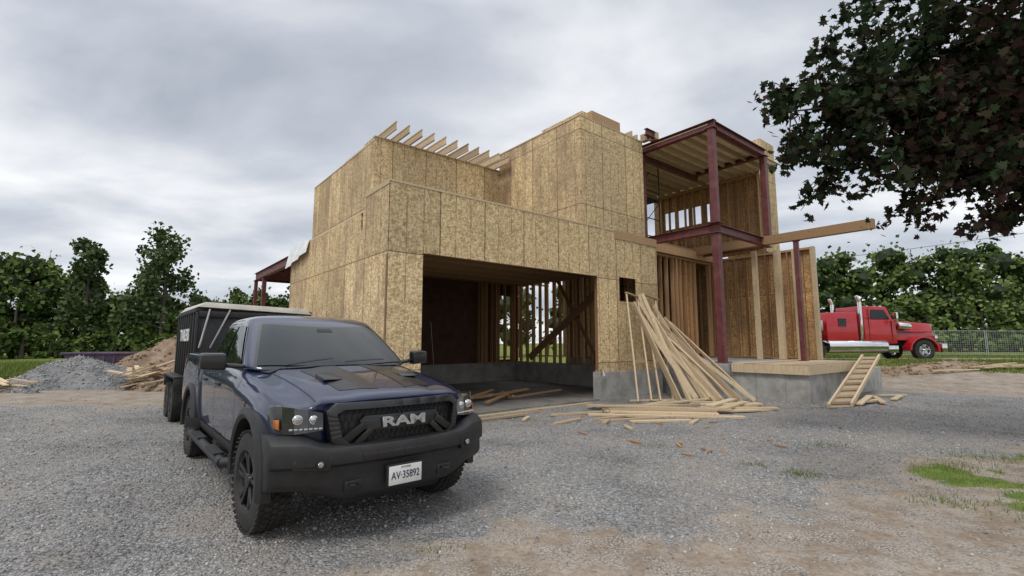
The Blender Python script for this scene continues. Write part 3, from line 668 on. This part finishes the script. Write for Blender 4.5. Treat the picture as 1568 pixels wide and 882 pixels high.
for x0 in (0,-3.58):
    for s in (1,-1):
        b=B(); n=26; pts=[]
        for i in range(n+1):
            a=math.radians(-8+196*i/n); ri=.50; k=1+.07*(abs(math.sin(2*a))**1.5); ro=.575*k
            ca,sa=math.cos(a),math.sin(a)
            pts.append([(x0+ri*ca,s*.90,.45+ri*sa),(x0+(ri)*ca,s*1.02,.45+(ri)*sa),(x0+(ri+.035)*ca,s*1.035,.45+(ri+.035)*sa),(x0+ro*ca,s*1.005,.45+ro*sa),(x0+ro*ca,s*.93,.45+ro*sa)])
        vs=[p for r_ in pts for p in r_]; fs=[]
        for i in range(n):
            for k in range(5): fs.append((i*5+k,i*5+(k+1)%5,(i+1)*5+(k+1)%5,(i+1)*5+k))
        fs+= [tuple(range(5)),tuple(range(n*5,n*5+5))]; b.add(vs,fs); b.build('wheel_arch_flare',['black'],tr,smooth=True)
def wheel(name,x,y,s,r=.42,w=.275,steer=0,parent=tr,rim='satin'):
    e=bpy.data.objects.new(name,None); link(e); e.parent=parent; e.location=(x,y,r); e.rotation_euler=(0,0,steer)
    prof=[(-.40,.235),(-.49,.26),(-.50,.30),(-.47,.36),(-.44,.393),(-.40,.41),(-.3,.418),(-.1,.42),(.1,.42),(.3,.418),(.40,.41),(.44,.393),(.47,.36),(.50,.30),(.49,.26),(.40,.235)]
    n=56; b=B(); vs=[];fs=[]
    for i in range(n):
        a=2*math.pi*i/n
        for (u,q_) in prof: vs.append((q_*r/.42*math.cos(a),u*w,q_*r/.42*math.sin(a)))
    K=len(prof)
    for i in range(n):
        j=(i+1)%n
        for k in range(K): fs.append((i*K+k,i*K+(k+1)%K,j*K+(k+1)%K,j*K+k))
    b.add(vs,fs)
    for i in range(44):
        a=2*math.pi*i/44
        for (u,off,l) in ((-.40,0,.16),(-.19,.5,.15),(.0,0,.13),(.19,.5,.15),(.40,.2,.16)):
            aa=a+off*2*math.pi/44; rr_=(.4245 if abs(u)<.3 else .415)*r/.42; c_=Vector((math.cos(aa)*rr_,u*w,math.sin(aa)*rr_)); t_=Vector((-math.sin(aa),.35*(1 if u<=0 else -1),math.cos(aa))).normalized()
            rad=Vector((math.cos(aa),0,math.sin(aa)))
            b.beam(c_-t_*.018*r/.42,c_+t_*.018*r/.42,l*w,.018,0,up=rad)
    t=b.build(name+'_tyre',['rubber'],e,smooth=True)
    b=B(); R_=.245*r/.42; yo=s*w*.42
    n=40; rp_=[(R_,yo),(R_*.93,yo-s*.01),(R_*.90,yo-s*.05),(R_*.88,-yo*.9),(R_*1.0,-yo)]
    vs=[];fs=[]
    for i in range(n):
        a=2*math.pi*i/n
        for (q_,u) in rp_: vs.append((q_*math.cos(a),u,q_*math.sin(a)))
    for i in range(n):
        for k in range(4): fs.append((i*5+k,i*5+k+1,((i+1)%n)*5+k+1,((i+1)%n)*5+k))
    b.add(vs,fs)
    for i in range(5):
        a=2*math.pi*i/5+.3
        for da in (-.17,.17):
            r0=Vector((math.cos(a+da*.6)*.05,yo-s*.03,math.sin(a+da*.6)*.05)); r1=Vector((math.cos(a+da)*R_*.95,yo-s*.006,math.sin(a+da)*R_*.95))
            b.beam(r0,r1,.038,.035,0,up=(0,1,0))
        b.cyl((math.cos(a+.6)*.055,yo-s*.02,math.sin(a+.6)*.055),(math.cos(a+.6)*.055,yo+s*.006,math.sin(a+.6)*.055),.012,n=8)
    b.cyl((0,yo-s*.05,0),(0,yo+s*.004,0),.075,.06,24); b.cyl((0,yo-s*.12,0),(0,yo-s*.085,0),R_*.75,n=24,m=1)
    b.build(name+'_rim',[rim,'alu'],e,bevel=.005)
    return e
for (nm,x) in (('front',0),('rear',-3.58)):
    for s in (1,-1): wheel('wheel_'+nm,x,s*.865,s,steer=(.05 if x==0 else 0))
for s in (1,-1):
    b=B(); b.hexa([(-.80,s*1.05,1.325),(-.94,s*1.05,1.325),(-.94,s*1.27,1.34),(-.84,s*1.27,1.34),(-.80,s*1.05,1.49),(-.94,s*1.05,1.50),(-.94,s*1.27,1.505),(-.84,s*1.27,1.49)]); b.hexa([(-.80,s*.88,1.335),(-.90,s*.88,1.335),(-.92,s*1.06,1.35),(-.85,s*1.06,1.35),(-.82,s*.88,1.38),(-.90,s*.88,1.38),(-.92,s*1.06,1.40),(-.85,s*1.06,1.40)])
    b.build('door_mirror',['satin'],tr,bevel=.03,seg=3)
    b=B(); b.cyl((-.75,s*1.04,.44),(-2.85,s*1.04,.44),.05,n=14); b.cyl((-.75,s*1.04,.44),(-.62,s*.9,.46),.05,n=14); b.cyl((-2.85,s*1.04,.44),(-2.98,s*.9,.46),.05,n=14); b.box(-1.5,-.95,s*1.04-.045,s*1.04+.045,.475,.50); b.box(-2.55,-2.0,s*1.04-.045,s*1.04+.045,.475,.50); b.build('side_step',['black'],tr,smooth=True)
for s in (0,1):
    y0_=-.55+s*.62
    patch('wiper',[(-.60,y0_,1.37),(-.60,y0_,1.385),(-.66,y0_+.50,1.415),(-.66,y0_+.50,1.40)],1,12,'black',gh,.02)
b=B(); b.box(-2.1,-1.95,-.03,.03,1.95,1.975); b.cyl((-.1,.93,1.25),(-.2,.93,1.85),.003,n=6); b.build('antenna',['black'],tr)
# ---------------------------------------------------------------- trailer
tl=empty('utility_trailer',(-1.54,4.905,0),PT); b=B()
x0,x1,y0,y1=-9.2,-6.3,-.62,1.45
b.box(x0,x1,y0,y0+.05,.75,2.2,0); b.box(x0,x1,y1-.05,y1,.75,2.2,0); b.box(x1-.05,x1-.001,y0+.05,y1-.05,.75,2.1,0); b.box(x0,x1,y0,y1,.65,.75,0)
for i in range(9):
    x=x0+.02+i*(x1-x0-.06)/8; b.box(x,x+.06,y0-.05,y0-.001,.75,2.2,0)
b.box(x0,x1,y0-.06,y0+.06,2.2,2.28,0); b.box(x0,x1,y1-.06,y1+.06,2.2,2.28,0); b.box(x1-.06,x1+.04,y0,y1,2.1,2.22,0)
b.hexa([(x0,y0-.03,2.30),(x1+.05,y0-.03,2.30),(x1+.05,y1+.05,2.22),(x0,y1+.05,2.22),(x0,y0+.1,2.44),(x1,y0+.1,2.40),(x1,y1-.1,2.34),(x0,y1-.1,2.38)],1)
for (ya,yb) in ((-.6,-.45),(-.42,-.1)): b.beam((x1+.14,ya,1.5),(x1+.06,yb,2.26),.03,.03,2)
b.box(x1+.0,x1+.30,-.3,1.3,.75,1.25,0)
b.beam((x1,.2,.6),(-5.2,.0,.55),.1,.12,0); b.beam((x1,-.6,.6),(-5.3,-.05,.55),.1,.12,0); b.box(-5.35,-5.0,-.1,.1,.48,.58,0); b.box(-6.0,-5.6,-.25,.25,.65,1.05,0)
b.box(-8.8,-7.0,y0-.26,y0-.05,.88,.92,0); b.box(-7.0,-6.96,y0-.26,y0-.05,.65,.88,0); b.box(-8.84,-8.8,y0-.26,y0-.05,.65,.88,0)
b.build('box_and_frame',['black','pale','alu'],tl,bevel=.008)
for x in (-7.45,-8.3): wheel('trailer_wheel',x,y0-.15,-1,.37,.2,parent=tl,rim='black'); wheel('trailer_wheel',x,y1+.15,1,.37,.2,parent=tl,rim='black')
text('side_lettering','TRAILERS',.34,'white',((x0+x1)/2,y0-.055,1.75),.002,1.0,tl,rot=(math.pi/2,0,0),bev=0)
# ---------------------------------------------------------------- semi tractor
sx,sy=20.6,25.1; sz=float(H(np.array([19.]),np.array([25.]))[0])
se=empty('semi_truck',(sx,sy,sz),math.radians(2)); b=B()
b.box(-7.5,.7,-.45,-.3,.75,1.0,2); b.box(-7.5,.7,.3,.45,.75,1.0,2)
b.build('frame_rails',['red','glass','black'],se)
b=B()
b.hexa([(-1.35,-.85,1.0),(.95,-.66,1.0),(.95,.66,1.0),(-1.35,.85,1.0),(-1.35,-.72,2.02),(.90,-.58,1.86),(.90,.58,1.86),(-1.35,.72,2.02)])
b.hexa([(-2.95,-1.02,.85),(-1.3,-1.02,.85),(-1.3,1.02,.85),(-2.95,1.02,.85),(-2.95,-1.0,2.06),(-1.3,-.98,2.04),(-1.3,.98,2.04),(-2.95,1.0,2.06)])
b.hexa([(-2.95,-.99,2.0),(-1.42,-.97,2.0),(-1.42,.97,2.0),(-2.95,.99,2.0),(-2.95,-.95,2.74),(-1.70,-.93,2.70),(-1.70,.93,2.70),(-2.95,.95,2.74)])
b.hexa([(-4.9,-1.05,.95),(-3.3,-1.05,.95),(-3.3,1.05,.95),(-4.9,1.05,.95),(-4.9,-1.0,2.4),(-3.3,-1.0,2.4),(-3.3,1.0,2.4),(-4.9,1.0,2.4)])
b.build('cab_and_hood',['red'],se,bevel=.035,seg=3)
b=B()
for s in (1,-1):
    n=12
    for i in range(n):
        a0=math.radians(-5+185*i/n);a1=math.radians(-5+185*(i+1)/n)
        P=lambda a,r,y:(r*math.cos(a)*1.1,y,.52+r*math.sin(a))
        b.hexa([P(a0,.62,s*.68),P(a1,.62,s*.68),P(a1,.62,s*1.12),P(a0,.62,s*1.12),P(a0,.70,s*.68),P(a1,.70,s*.68),P(a1,.70,s*1.12),P(a0,.70,s*1.12)])
b.build('fenders',['red'],se,smooth=True)
b=B()
b.box(.88,1.0,-.50,.50,.95,1.85,0); b.box(.85,1.12,-1.15,1.15,.42,.85,0)
for s in (1,-1):
    b.cyl((-3.1,s*.98,.8),(-3.1,s*.98,2.95),.09,n=14,m=0); b.cyl((-3.1,s*.98,2.95),(-3.24,s*.98,3.25),.085,n=14,m=0)
    b.cyl((-4.9,s*.85,.72),(-1.9,s*.85,.72),.33,n=20,m=0); b.box(-1.85,-1.35,s*.85-.25,s*.85+.25,.4,.75,0)
    b.cyl((-1.2,s*.92,1.75),(-.55,s*.90,1.7),.17,n=14,m=0); b.box(.72,.86,s*.82-.12,s*.82+.12,1.0,1.25,0)
    b.box(-1.55,-1.45,s*1.25-.1,s*1.25+.1,1.9,2.4,0); b.beam((-1.5,s*1.0,2.3),(-1.5,s*1.2,2.3),.03,.03,0)
b.box(-1.95,-1.9,-.02,.02,2.70,2.85,0)
for k in range(5): b.box(-1.85,-1.75,-.7+k*.35-.05,-.7+k*.35+.05,2.70,2.77,0)
b.box(-7.4,-5.2,-1.1,-.5,1.06,1.12,1);b.box(-7.4,-5.2,.5,1.1,1.06,1.12,1); b.box(-7.6,-5.1,-1.05,1.05,1.5,2.0,2)
b.build('chrome_parts',['chrome','black','alu'],se,bevel=.02)
b=B()
for s in (1,-1):
    b.hexa([(-2.6,s*.975,2.08),(-1.62,s*.965,2.08),(-1.62,s*1.0,2.08),(-2.6,s*1.01,2.08),(-2.55,s*.93,2.56),(-1.85,s*.93,2.54),(-1.85,s*.965,2.54),(-2.55,s*.965,2.56)])
b.hexa([(-1.46,-.86,2.08),(-1.42,-.86,2.08),(-1.42,.86,2.08),(-1.46,.86,2.08),(-1.70,-.82,2.58),(-1.64,-.82,2.58),(-1.64,.82,2.58),(-1.70,.82,2.58)])
b.box(-4.3,-3.9,-1.045,-1.02,1.7,2.1)
b.build('cab_glass',['glass'],se)
b=B(); b.box(-2.72,-2.70,-1.024,-1.0,.95,2.6); b.box(-1.55,-1.53,-1.024,-.99,.95,2.0); b.box(-1.2,.7,-.80,-.74,1.42,1.45); b.build('panel_seams',['black'],se)
for x in (0,-5.6,-6.9):
    for s in (1,-1): wheel('truck_wheel',x,s*.95,s,.52,.30,parent=se,rim='chrome')
# ---------------------------------------------------------------- dumpster, piles
dx,dy=-25.5,30.5
dmp=empty('dumpster',(dx,dy,0),math.radians(12)); b=B()
b.hexa([(-1.5,-1,.1),(1.5,-1,.1),(1.5,1,.1),(-1.5,1,.1),(-1.9,-1.1,.95),(1.9,-1.1,.95),(1.9,1.1,.95),(-1.9,1.1,.95)]); b.box(-1.98,1.98,-1.18,-1.08,.9,1.02); b.box(-1.98,1.98,1.08,1.18,.9,1.02); b.box(-1.98,-1.88,-1.08,1.08,.9,1.02); b.box(1.88,1.98,-1.08,1.08,.9,1.02)
for i in range(6): b.box(-1.4+i*.55,-1.32+i*.55,-1.12,-1.04,.15,.9)
b.build('bin',['rust'],dmp,bevel=.02)
def dirt_mat(name,a,c,e):
    t=NT(name); o=t.obj(); f=t.noise(o,2.5,6,.7); return t.diff(t.ramp(f,[(.3,a),(.5,c),(.7,e)]),t.bump(t.noise(o,9,6,.75),1.0,.08))
M['dirt']=dirt_mat('dug_soil',(.17,.115,.08),(.30,.22,.155),(.42,.34,.25))
M['gpile']=dirt_mat('crushed_gravel',(.15,.15,.15),(.24,.24,.24),(.33,.33,.32))
def pile(name,cx,cy,rx,ry,h,mat,seed,rough=.2,stones=0,smat='stone'):
    n=70; X,Y=np.meshgrid(np.linspace(-1.3,1.3,n),np.linspace(-1.3,1.3,n)); wx=cx+X*rx; wy=cy+Y*ry
    nn=fbm(wx*1.1,wy*1.1,seed)-.5; r_=np.hypot(X,Y)*(1+nn*.7)
    Z=h*np.clip(1-r_,0,1)**.85+(fbm(wx*3,wy*3,seed+3,5)-.5)*rough*np.clip(1.25-r_,0,1)-.12*sm((r_-.8)/.4)
    base=H(wx,wy); Vv=np.stack([wx,wy,base+Z],-1).reshape(-1,3); id_=np.arange(n*n).reshape(n,n)
    q=np.stack([id_[:-1,:-1],id_[:-1,1:],id_[1:,1:],id_[1:,:-1]],-1).reshape(-1)
    e=empty(name); mesh_np('heap',Vv,q,np.full((n-1)**2,4),[mat],e,smooth=True)
    if stones:
        k=rng.integers(0,n*n,stones); s_=rng.uniform(.03,.09,stones) if smat=='dirt' else rng.uniform(.012,.035,stones); P=Vv[k]+rng.normal(0,.03,(stones,3)); P[:,2]=Vv[k][:,2]+.01
        rocks('clods',P[:,0],P[:,1],P[:,2],s_,e,smat)
    return e
pile('gravel_pile',-16.2,18.0,2.7,2.0,1.15,'gpile',11,.15,6000)
pile('dirt_pile',-15.0,21.2,3.0,2.0,1.85,'dirt',13,.7,1200,'dirt')
pile('dirt_pile',-11.8,17.2,1.7,1.0,.6,'dirt',19,.5,900,'dirt')
pile('dirt_pile',17.0,19.5,3.0,.9,.22,'dirt',29,.25,500,'dirt')
sw=empty('scrap_wood_pile'); b=B(); random.seed(9)
for i in range(26):
    x=-12.9+random.gauss(0,.6); y=17.0+random.gauss(0,.4); z=float(H(np.array([x]),np.array([y]))[0])+random.uniform(.25,.75); a=random.uniform(0,3.14); l=random.uniform(.3,.8)
    b.beam((x-l*math.cos(a),y-l*math.sin(a),z-random.uniform(.0,.25)),(x+l*math.cos(a),y+l*math.sin(a),z+random.uniform(0,.25)),.14,.04)
for i in range(22):
    x=-17.3+random.gauss(0,.8); y=16.2+random.gauss(0,.4); a=random.uniform(0,3.14); l=random.uniform(.3,.8); z=.08+random.uniform(0,.3)
    b.beam((x-l*math.cos(a),y-l*math.sin(a),z-.03),(x+l*math.cos(a),y+l*math.sin(a),z+.05),.12,.04)
for i in range(12):
    x=18.8+random.gauss(0,.9); y=18.4+random.gauss(0,.4); a=random.uniform(-.4,.4); l=random.uniform(.3,.9); z=float(H(np.array([x]),np.array([y]))[0])+.08
    b.beam((x-l*math.cos(a),y-l*math.sin(a),z),(x+l*math.cos(a),y+l*math.sin(a),z+.05),.12,.04)
b.build('scraps',['wood'],sw)
# ---------------------------------------------------------------- fence
fe=empty('construction_fence'); b=B()
for i in range(9):
    xa=24.5+i*3.1; ya=31.5-i*.25; xb=xa+3.0; yb=ya-.24
    za=float(H(np.array([xa]),np.array([ya]))[0])+.08
    for (x,y) in ((xa,ya),(xb,yb)): b.cyl((x,y,za),(x,y,za+1.6),.022,n=6)
    for z in (.05,1.55): b.cyl((xa,ya,za+z),(xb,yb,za+z),.018,n=6)
    for k in range(1,22): t=k/22; b.box(xa+(xb-xa)*t-.004,xa+(xb-xa)*t+.004,ya+(yb-ya)*t-.004,ya+(yb-ya)*t+.004,za+.05,za+1.55)
    for k in range(1,12): b.cyl((xa,ya,za+.05+k*.125),(xb,yb,za+.05+k*.125),.004,n=4)
b.build('panels',['alu'],fe)
# ---------------------------------------------------------------- trees
def leafmesh(name,P,size,mat,parent=None,shape=None):
    shape=np.array([(-.5,-.4),(.5,-.5),(.45,.5),(-.4,.45)]) if shape is None else shape
    n=len(P); k=len(shape); a=rng.normal(size=(n,3)); a/=np.linalg.norm(a,axis=1)[:,None]; c=rng.normal(size=(n,3)); c-= (c*a).sum(1)[:,None]*a; c/=np.linalg.norm(c,axis=1)[:,None]
    V=P[:,None,:]+(a[:,None,:]*shape[None,:,0,None]+c[:,None,:]*shape[None,:,1,None])*size[:,None,None]
    return mesh_np(name,V.reshape(-1,3),np.arange(n*k),np.full(n,k),[mat],parent)
def crown_pts(cx,cy,z0_,z1_,rad,nl,nleaf,seed):
    r=np.random.default_rng(seed); P=[]; blobs=[]
    for i in range(nl):
        t=r.random(); z=z0_+(z1_-z0_)*(.12+.80*t); prof=rad*(1.05-.9*max(0,t-.35)**1.3)*(.75+.25*min(1,t*4)); a=r.uniform(0,6.28); q_=prof*r.uniform(.25,.85)
        lr=rad*r.uniform(.18,.40); c=np.array([cx+q_*math.cos(a),cy+q_*math.sin(a),min(z,z1_-lr*.7)]); blobs.append((c,lr))
        m=nleaf//nl; d=r.normal(size=(m,3)); d/=np.linalg.norm(d,axis=1)[:,None]; d[:,2]*=.8
        # ragged shell with a few sprays sticking out
        rr=r.uniform(.5,1.15,(m,1)); spray=r.random((m,1))>.86; rr=np.where(spray,r.uniform(1.1,1.75,(m,1)),rr)
        q2=c+d*lr*rr; q2[:,2]+=np.where(spray[:,0],.15*lr,0); P.append(q2)
    return np.concatenate(P),blobs
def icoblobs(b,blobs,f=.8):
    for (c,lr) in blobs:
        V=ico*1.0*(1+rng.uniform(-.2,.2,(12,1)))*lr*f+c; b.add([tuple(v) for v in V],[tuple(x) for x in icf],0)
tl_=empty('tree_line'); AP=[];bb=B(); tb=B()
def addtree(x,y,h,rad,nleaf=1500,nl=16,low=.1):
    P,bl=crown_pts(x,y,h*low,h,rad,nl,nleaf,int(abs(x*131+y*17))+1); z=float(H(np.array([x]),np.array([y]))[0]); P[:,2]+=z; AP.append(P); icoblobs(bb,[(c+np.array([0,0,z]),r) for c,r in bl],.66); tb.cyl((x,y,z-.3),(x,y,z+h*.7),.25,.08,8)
r0=random.Random(3)
for (ra,h) in ((-1.75,13),(-1.62,14),(-1.50,13),(-1.40,13.5),(-1.31,12.8),(-1.22,11.5),(-1.14,12.2),(-1.07,13.2),(-1.0,12.6),(-.94,11.3),(-.885,9.2),(-.83,7.6),(-.77,8.9),(-.71,7.3),(-.66,8.0),(-.60,7.2),(-.55,8.4),(-.49,7.3),(-.43,8.4),(-.36,8),(-.28,8),(-.2,9),(-.1,8.5),(0,9),(.12,9),(.24,10),(.36,10),(.46,10.5),(.55,10),(.62,11.5),(.68,12.4),(.735,9.2),(.79,13.0),(.84,11.2),(.90,14.0),(.955,11.8),(1.01,14.4),(1.07,12.3),(1.14,14),(1.22,13),(1.32,14),(1.43,13),(1.55,14),(1.7,13)):
    dist=58+r0.uniform(-4,4) if ra<0 else 56+r0.uniform(-3,3); dist*=(1 if abs(ra)<1.15 else .85)
    y=dist; hid=(-.36<=ra<=.55); addtree(ra*y,y,h*dist/60,2.7+h*.13,600 if hid else 2100,24)
    if abs(ra)>.4 and not hid: 
        y2=dist-5; addtree((ra+.03)*y2,y2,h*.5*r0.uniform(.55,1.35),2.6,900,10,.0)
        y3=dist-8; addtree((ra-.02)*y3,y3,2.4*r0.uniform(.7,1.3),2.2,450,7,.0)
AP=np.concatenate(AP)
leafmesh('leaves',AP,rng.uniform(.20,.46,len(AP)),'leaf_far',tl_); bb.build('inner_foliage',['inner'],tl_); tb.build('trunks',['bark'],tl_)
def poplar(x,y,h,rad,seed):
    e=empty('poplar_tree'); r=np.random.default_rng(seed); P=[]; b=B(); b.cyl((x,y,0),(x,y,h*.9),.25,.04,8)
    for i in range(30):
        t=r.random(); z=h*(.22+.74*t); rr_=rad*(1-.55*t)*r.uniform(.3,1); a=r.uniform(0,6.28); c=np.array([x+rr_*math.cos(a),y+rr_*math.sin(a),z]); b.cyl((x,y,z*.8),tuple(c),.07,.02,5)
        m=110; d=r.normal(size=(m,3)); d/=np.linalg.norm(d,axis=1)[:,None]; P.append(c+d*np.array([.9,.9,1.1])*rad*.33*r.uniform(.2,1.15,(m,1)))
    P=np.concatenate(P); leafmesh('leaves',P,r.uniform(.22,.42,len(P)),'leaf_pop',e); b.build('trunk',['bark'],e)
poplar(-38.5,52.5,14.2,4.0,5); poplar(-46.6,52,12.8,2.8,8)
# maple
mp=empty('maple_tree'); b=B(); P=[]; r=np.random.default_rng(12)
base=Vector((10.6,5.6,0)); fork=Vector((10.4,5.8,2.5)); b.cyl(base,fork,.34,.26,16)
def limb(a,c,r0_,r1_,n=7,sag=.25,seed=0):
    pts=[]; 
    for i in range(n+1):
        t=i/n; p=a.lerp(c,t)+Vector((0,0,1))*math.sin(t*math.pi)*sag+Vector(r.normal(0,.07,3))*(1 if 0<i<n else 0); pts.append(p)
    for i in range(n): b.cyl(pts[i],pts[i+1],r0_+(r1_-r0_)*i/n,r0_+(r1_-r0_)*(i+1)/n,8)
    return pts
tips=[(4.45,7.2,4.55),(4.25,6.9,5.1),(4.55,7.5,5.8),(5.0,7.3,4.25),(5.2,6.9,5.3),(5.2,7.4,6.5),(5.7,7.0,4.1),(6.0,6.6,5.0),(6.2,7.2,3.8),(6.4,7.4,6.9),(6.8,6.6,4.1),(7.0,7.0,5.6),(7.4,7.0,3.45),(7.6,6.6,4.6),(7.9,7.4,6.6),(8.2,6.5,3.3),(8.5,7.2,5.2),(5.3,6.2,6.4),(6.4,5.6,6.6),(7.6,5.4,7.2),(4.6,6.7,5.4),(5.6,7.3,5.9),(6.6,7.2,6.0),(7.3,7.0,5.0),(4.75,7.3,4.9),(6.5,7.0,4.7),(5.9,6.9,5.5),
(12.5,9,5),(14,7,5),(14.5,5,6),(13,2.5,5),(11,1.5,6),(9,2,5.5),(8,3.4,7),(10,6,10),(12,7,9),(9,8,8.5),(13,4.5,8.5),(11,3,8.5),(7.5,5,8.5),(10,9.5,6.5),(12,10,7)]
for ti,tp_ in enumerate(tips):
    tp_=Vector(tp_); vis=ti<27
    m1=fork.lerp(tp_,.18)+Vector((0,0,.8)); limb(fork,m1,.13,.09,3,.1); pts=limb(m1,tp_,.07,.012,9,.5)
    for i in range(2,10):
        for k in range(5 if vis else 3):
            d=Vector(r.normal(0,1,3)); d.z*=.6; d=d.normalized()*r.uniform(.3,.8)*(.75 if i==9 and vis else 1); e_=pts[i]+d-Vector((0,0,.12)); b.cyl(pts[i],e_,.012,.004,5)
            m=27 if vis else 14; tt=r.uniform(.25,1.1,(m,1)); q_=np.array(pts[i])*(1-tt)+np.array(e_)*tt+r.normal(0,.09 if vis else .2,(m,3)); P.append(q_)
P=np.concatenate(P)
pr=[(0,-.5),(.10,-.28),(.42,-.34),(.30,-.12),(.56,.10),(.28,.10),(.24,.24),(.0,.56),(-.24,.24),(-.28,.10),(-.56,.10),(-.30,-.12),(-.42,-.34),(-.10,-.28)]
leafmesh('leaves',P,rng.uniform(.085,.16,len(P)),'leaf_map',mp,np.array(pr)); b.build('trunk_and_limbs',['bark'],mp,smooth=True)
b=B(); ob_=empty('utility_cable'); prev=None
for i in range(21):
    t=i/20; p=(26+34*t,44-14*t,9.0+4.2*t-4*.5*t*(1-t)); 
    if prev: b.cyl(prev,p,.02,n=5)
    prev=p
b.build('cable',['black'],ob_)
# ---------------------------------------------------------------- world
w=bpy.data.worlds.new('World'); scene.world=w; w.use_nodes=True; t=NT('w',w)
tc=t.n('ShaderNodeTexCoord').outputs['Generated']; s=t.n('ShaderNodeSeparateXYZ',{0:tc})
zc=t.math('MAXIMUM',s.outputs[2],0.0); den=t.math('ADD',zc,.20)
vec=t.n('ShaderNodeCombineXYZ',{0:t.math('DIVIDE',s.outputs[0],den),1:t.math('DIVIDE',s.outputs[1],den),2:0.0}).outputs[0]
vec=t.n('ShaderNodeMapping',{0:vec,1:(3.1,1.7,0),2:(0,0,.5),3:(.85,1.2,1)}).outputs[0]
n1=t.noise(vec,1.35,6,.50,dist=.25); n2=t.noise(vec,.42,2,.5)
f=t.math('MULTIPLY_ADD',n1,.66,t.math('MULTIPLY',n2,.34))
cl=t.ramp(f,[(.36,(4.7,5.1,5.8)),(.45,(6.4,6.75,7.4)),(.52,(8.3,8.5,8.9)),(.61,(10.8,10.8,10.9))])
sky=t.n('ShaderNodeTexSky',sky_type='NISHITA'); sky.sun_disc=False; sky.sun_elevation=math.radians(54); sky.sun_rotation=math.radians(209)
c=t.mix(.88,sky.outputs[0],cl)
gain=t.ramp(zc,[(0,1.1),(.25,1.0),(.6,1.02),(.8,1.7),(1,2.1)]) 
c=t.mix(1.0,c,gain,'MULTIPLY')
c=t.mix(t.math('LESS_THAN',s.outputs[2],-.01),c,(1.6,1.5,1.35))
bg=t.n('ShaderNodeBackground',{0:c,1:.1}); t.n('ShaderNodeOutputWorld',{0:bg.outputs[0]})
sl=bpy.data.lights.new('sun','SUN'); sl.energy=1.5; sl.angle=math.radians(16); sl.color=(1,.96,.9)
so=link(bpy.data.objects.new('sun',sl)); dirv=Vector((.35,.62,-1.0)); so.rotation_euler=dirv.to_track_quat('-Z','Y').to_euler()
# ---------------------------------------------------------------- camera
cam=bpy.data.cameras.new('camera'); cam.sensor_width=36; cam.lens=36*730/1568; cam.clip_end=3000; cam.clip_start=.05
co=link(bpy.data.objects.new('camera',cam)); co.location=(0,0,1.6); co.rotation_euler=(math.radians(90)+math.atan(84/730),0,0); scene.camera=co
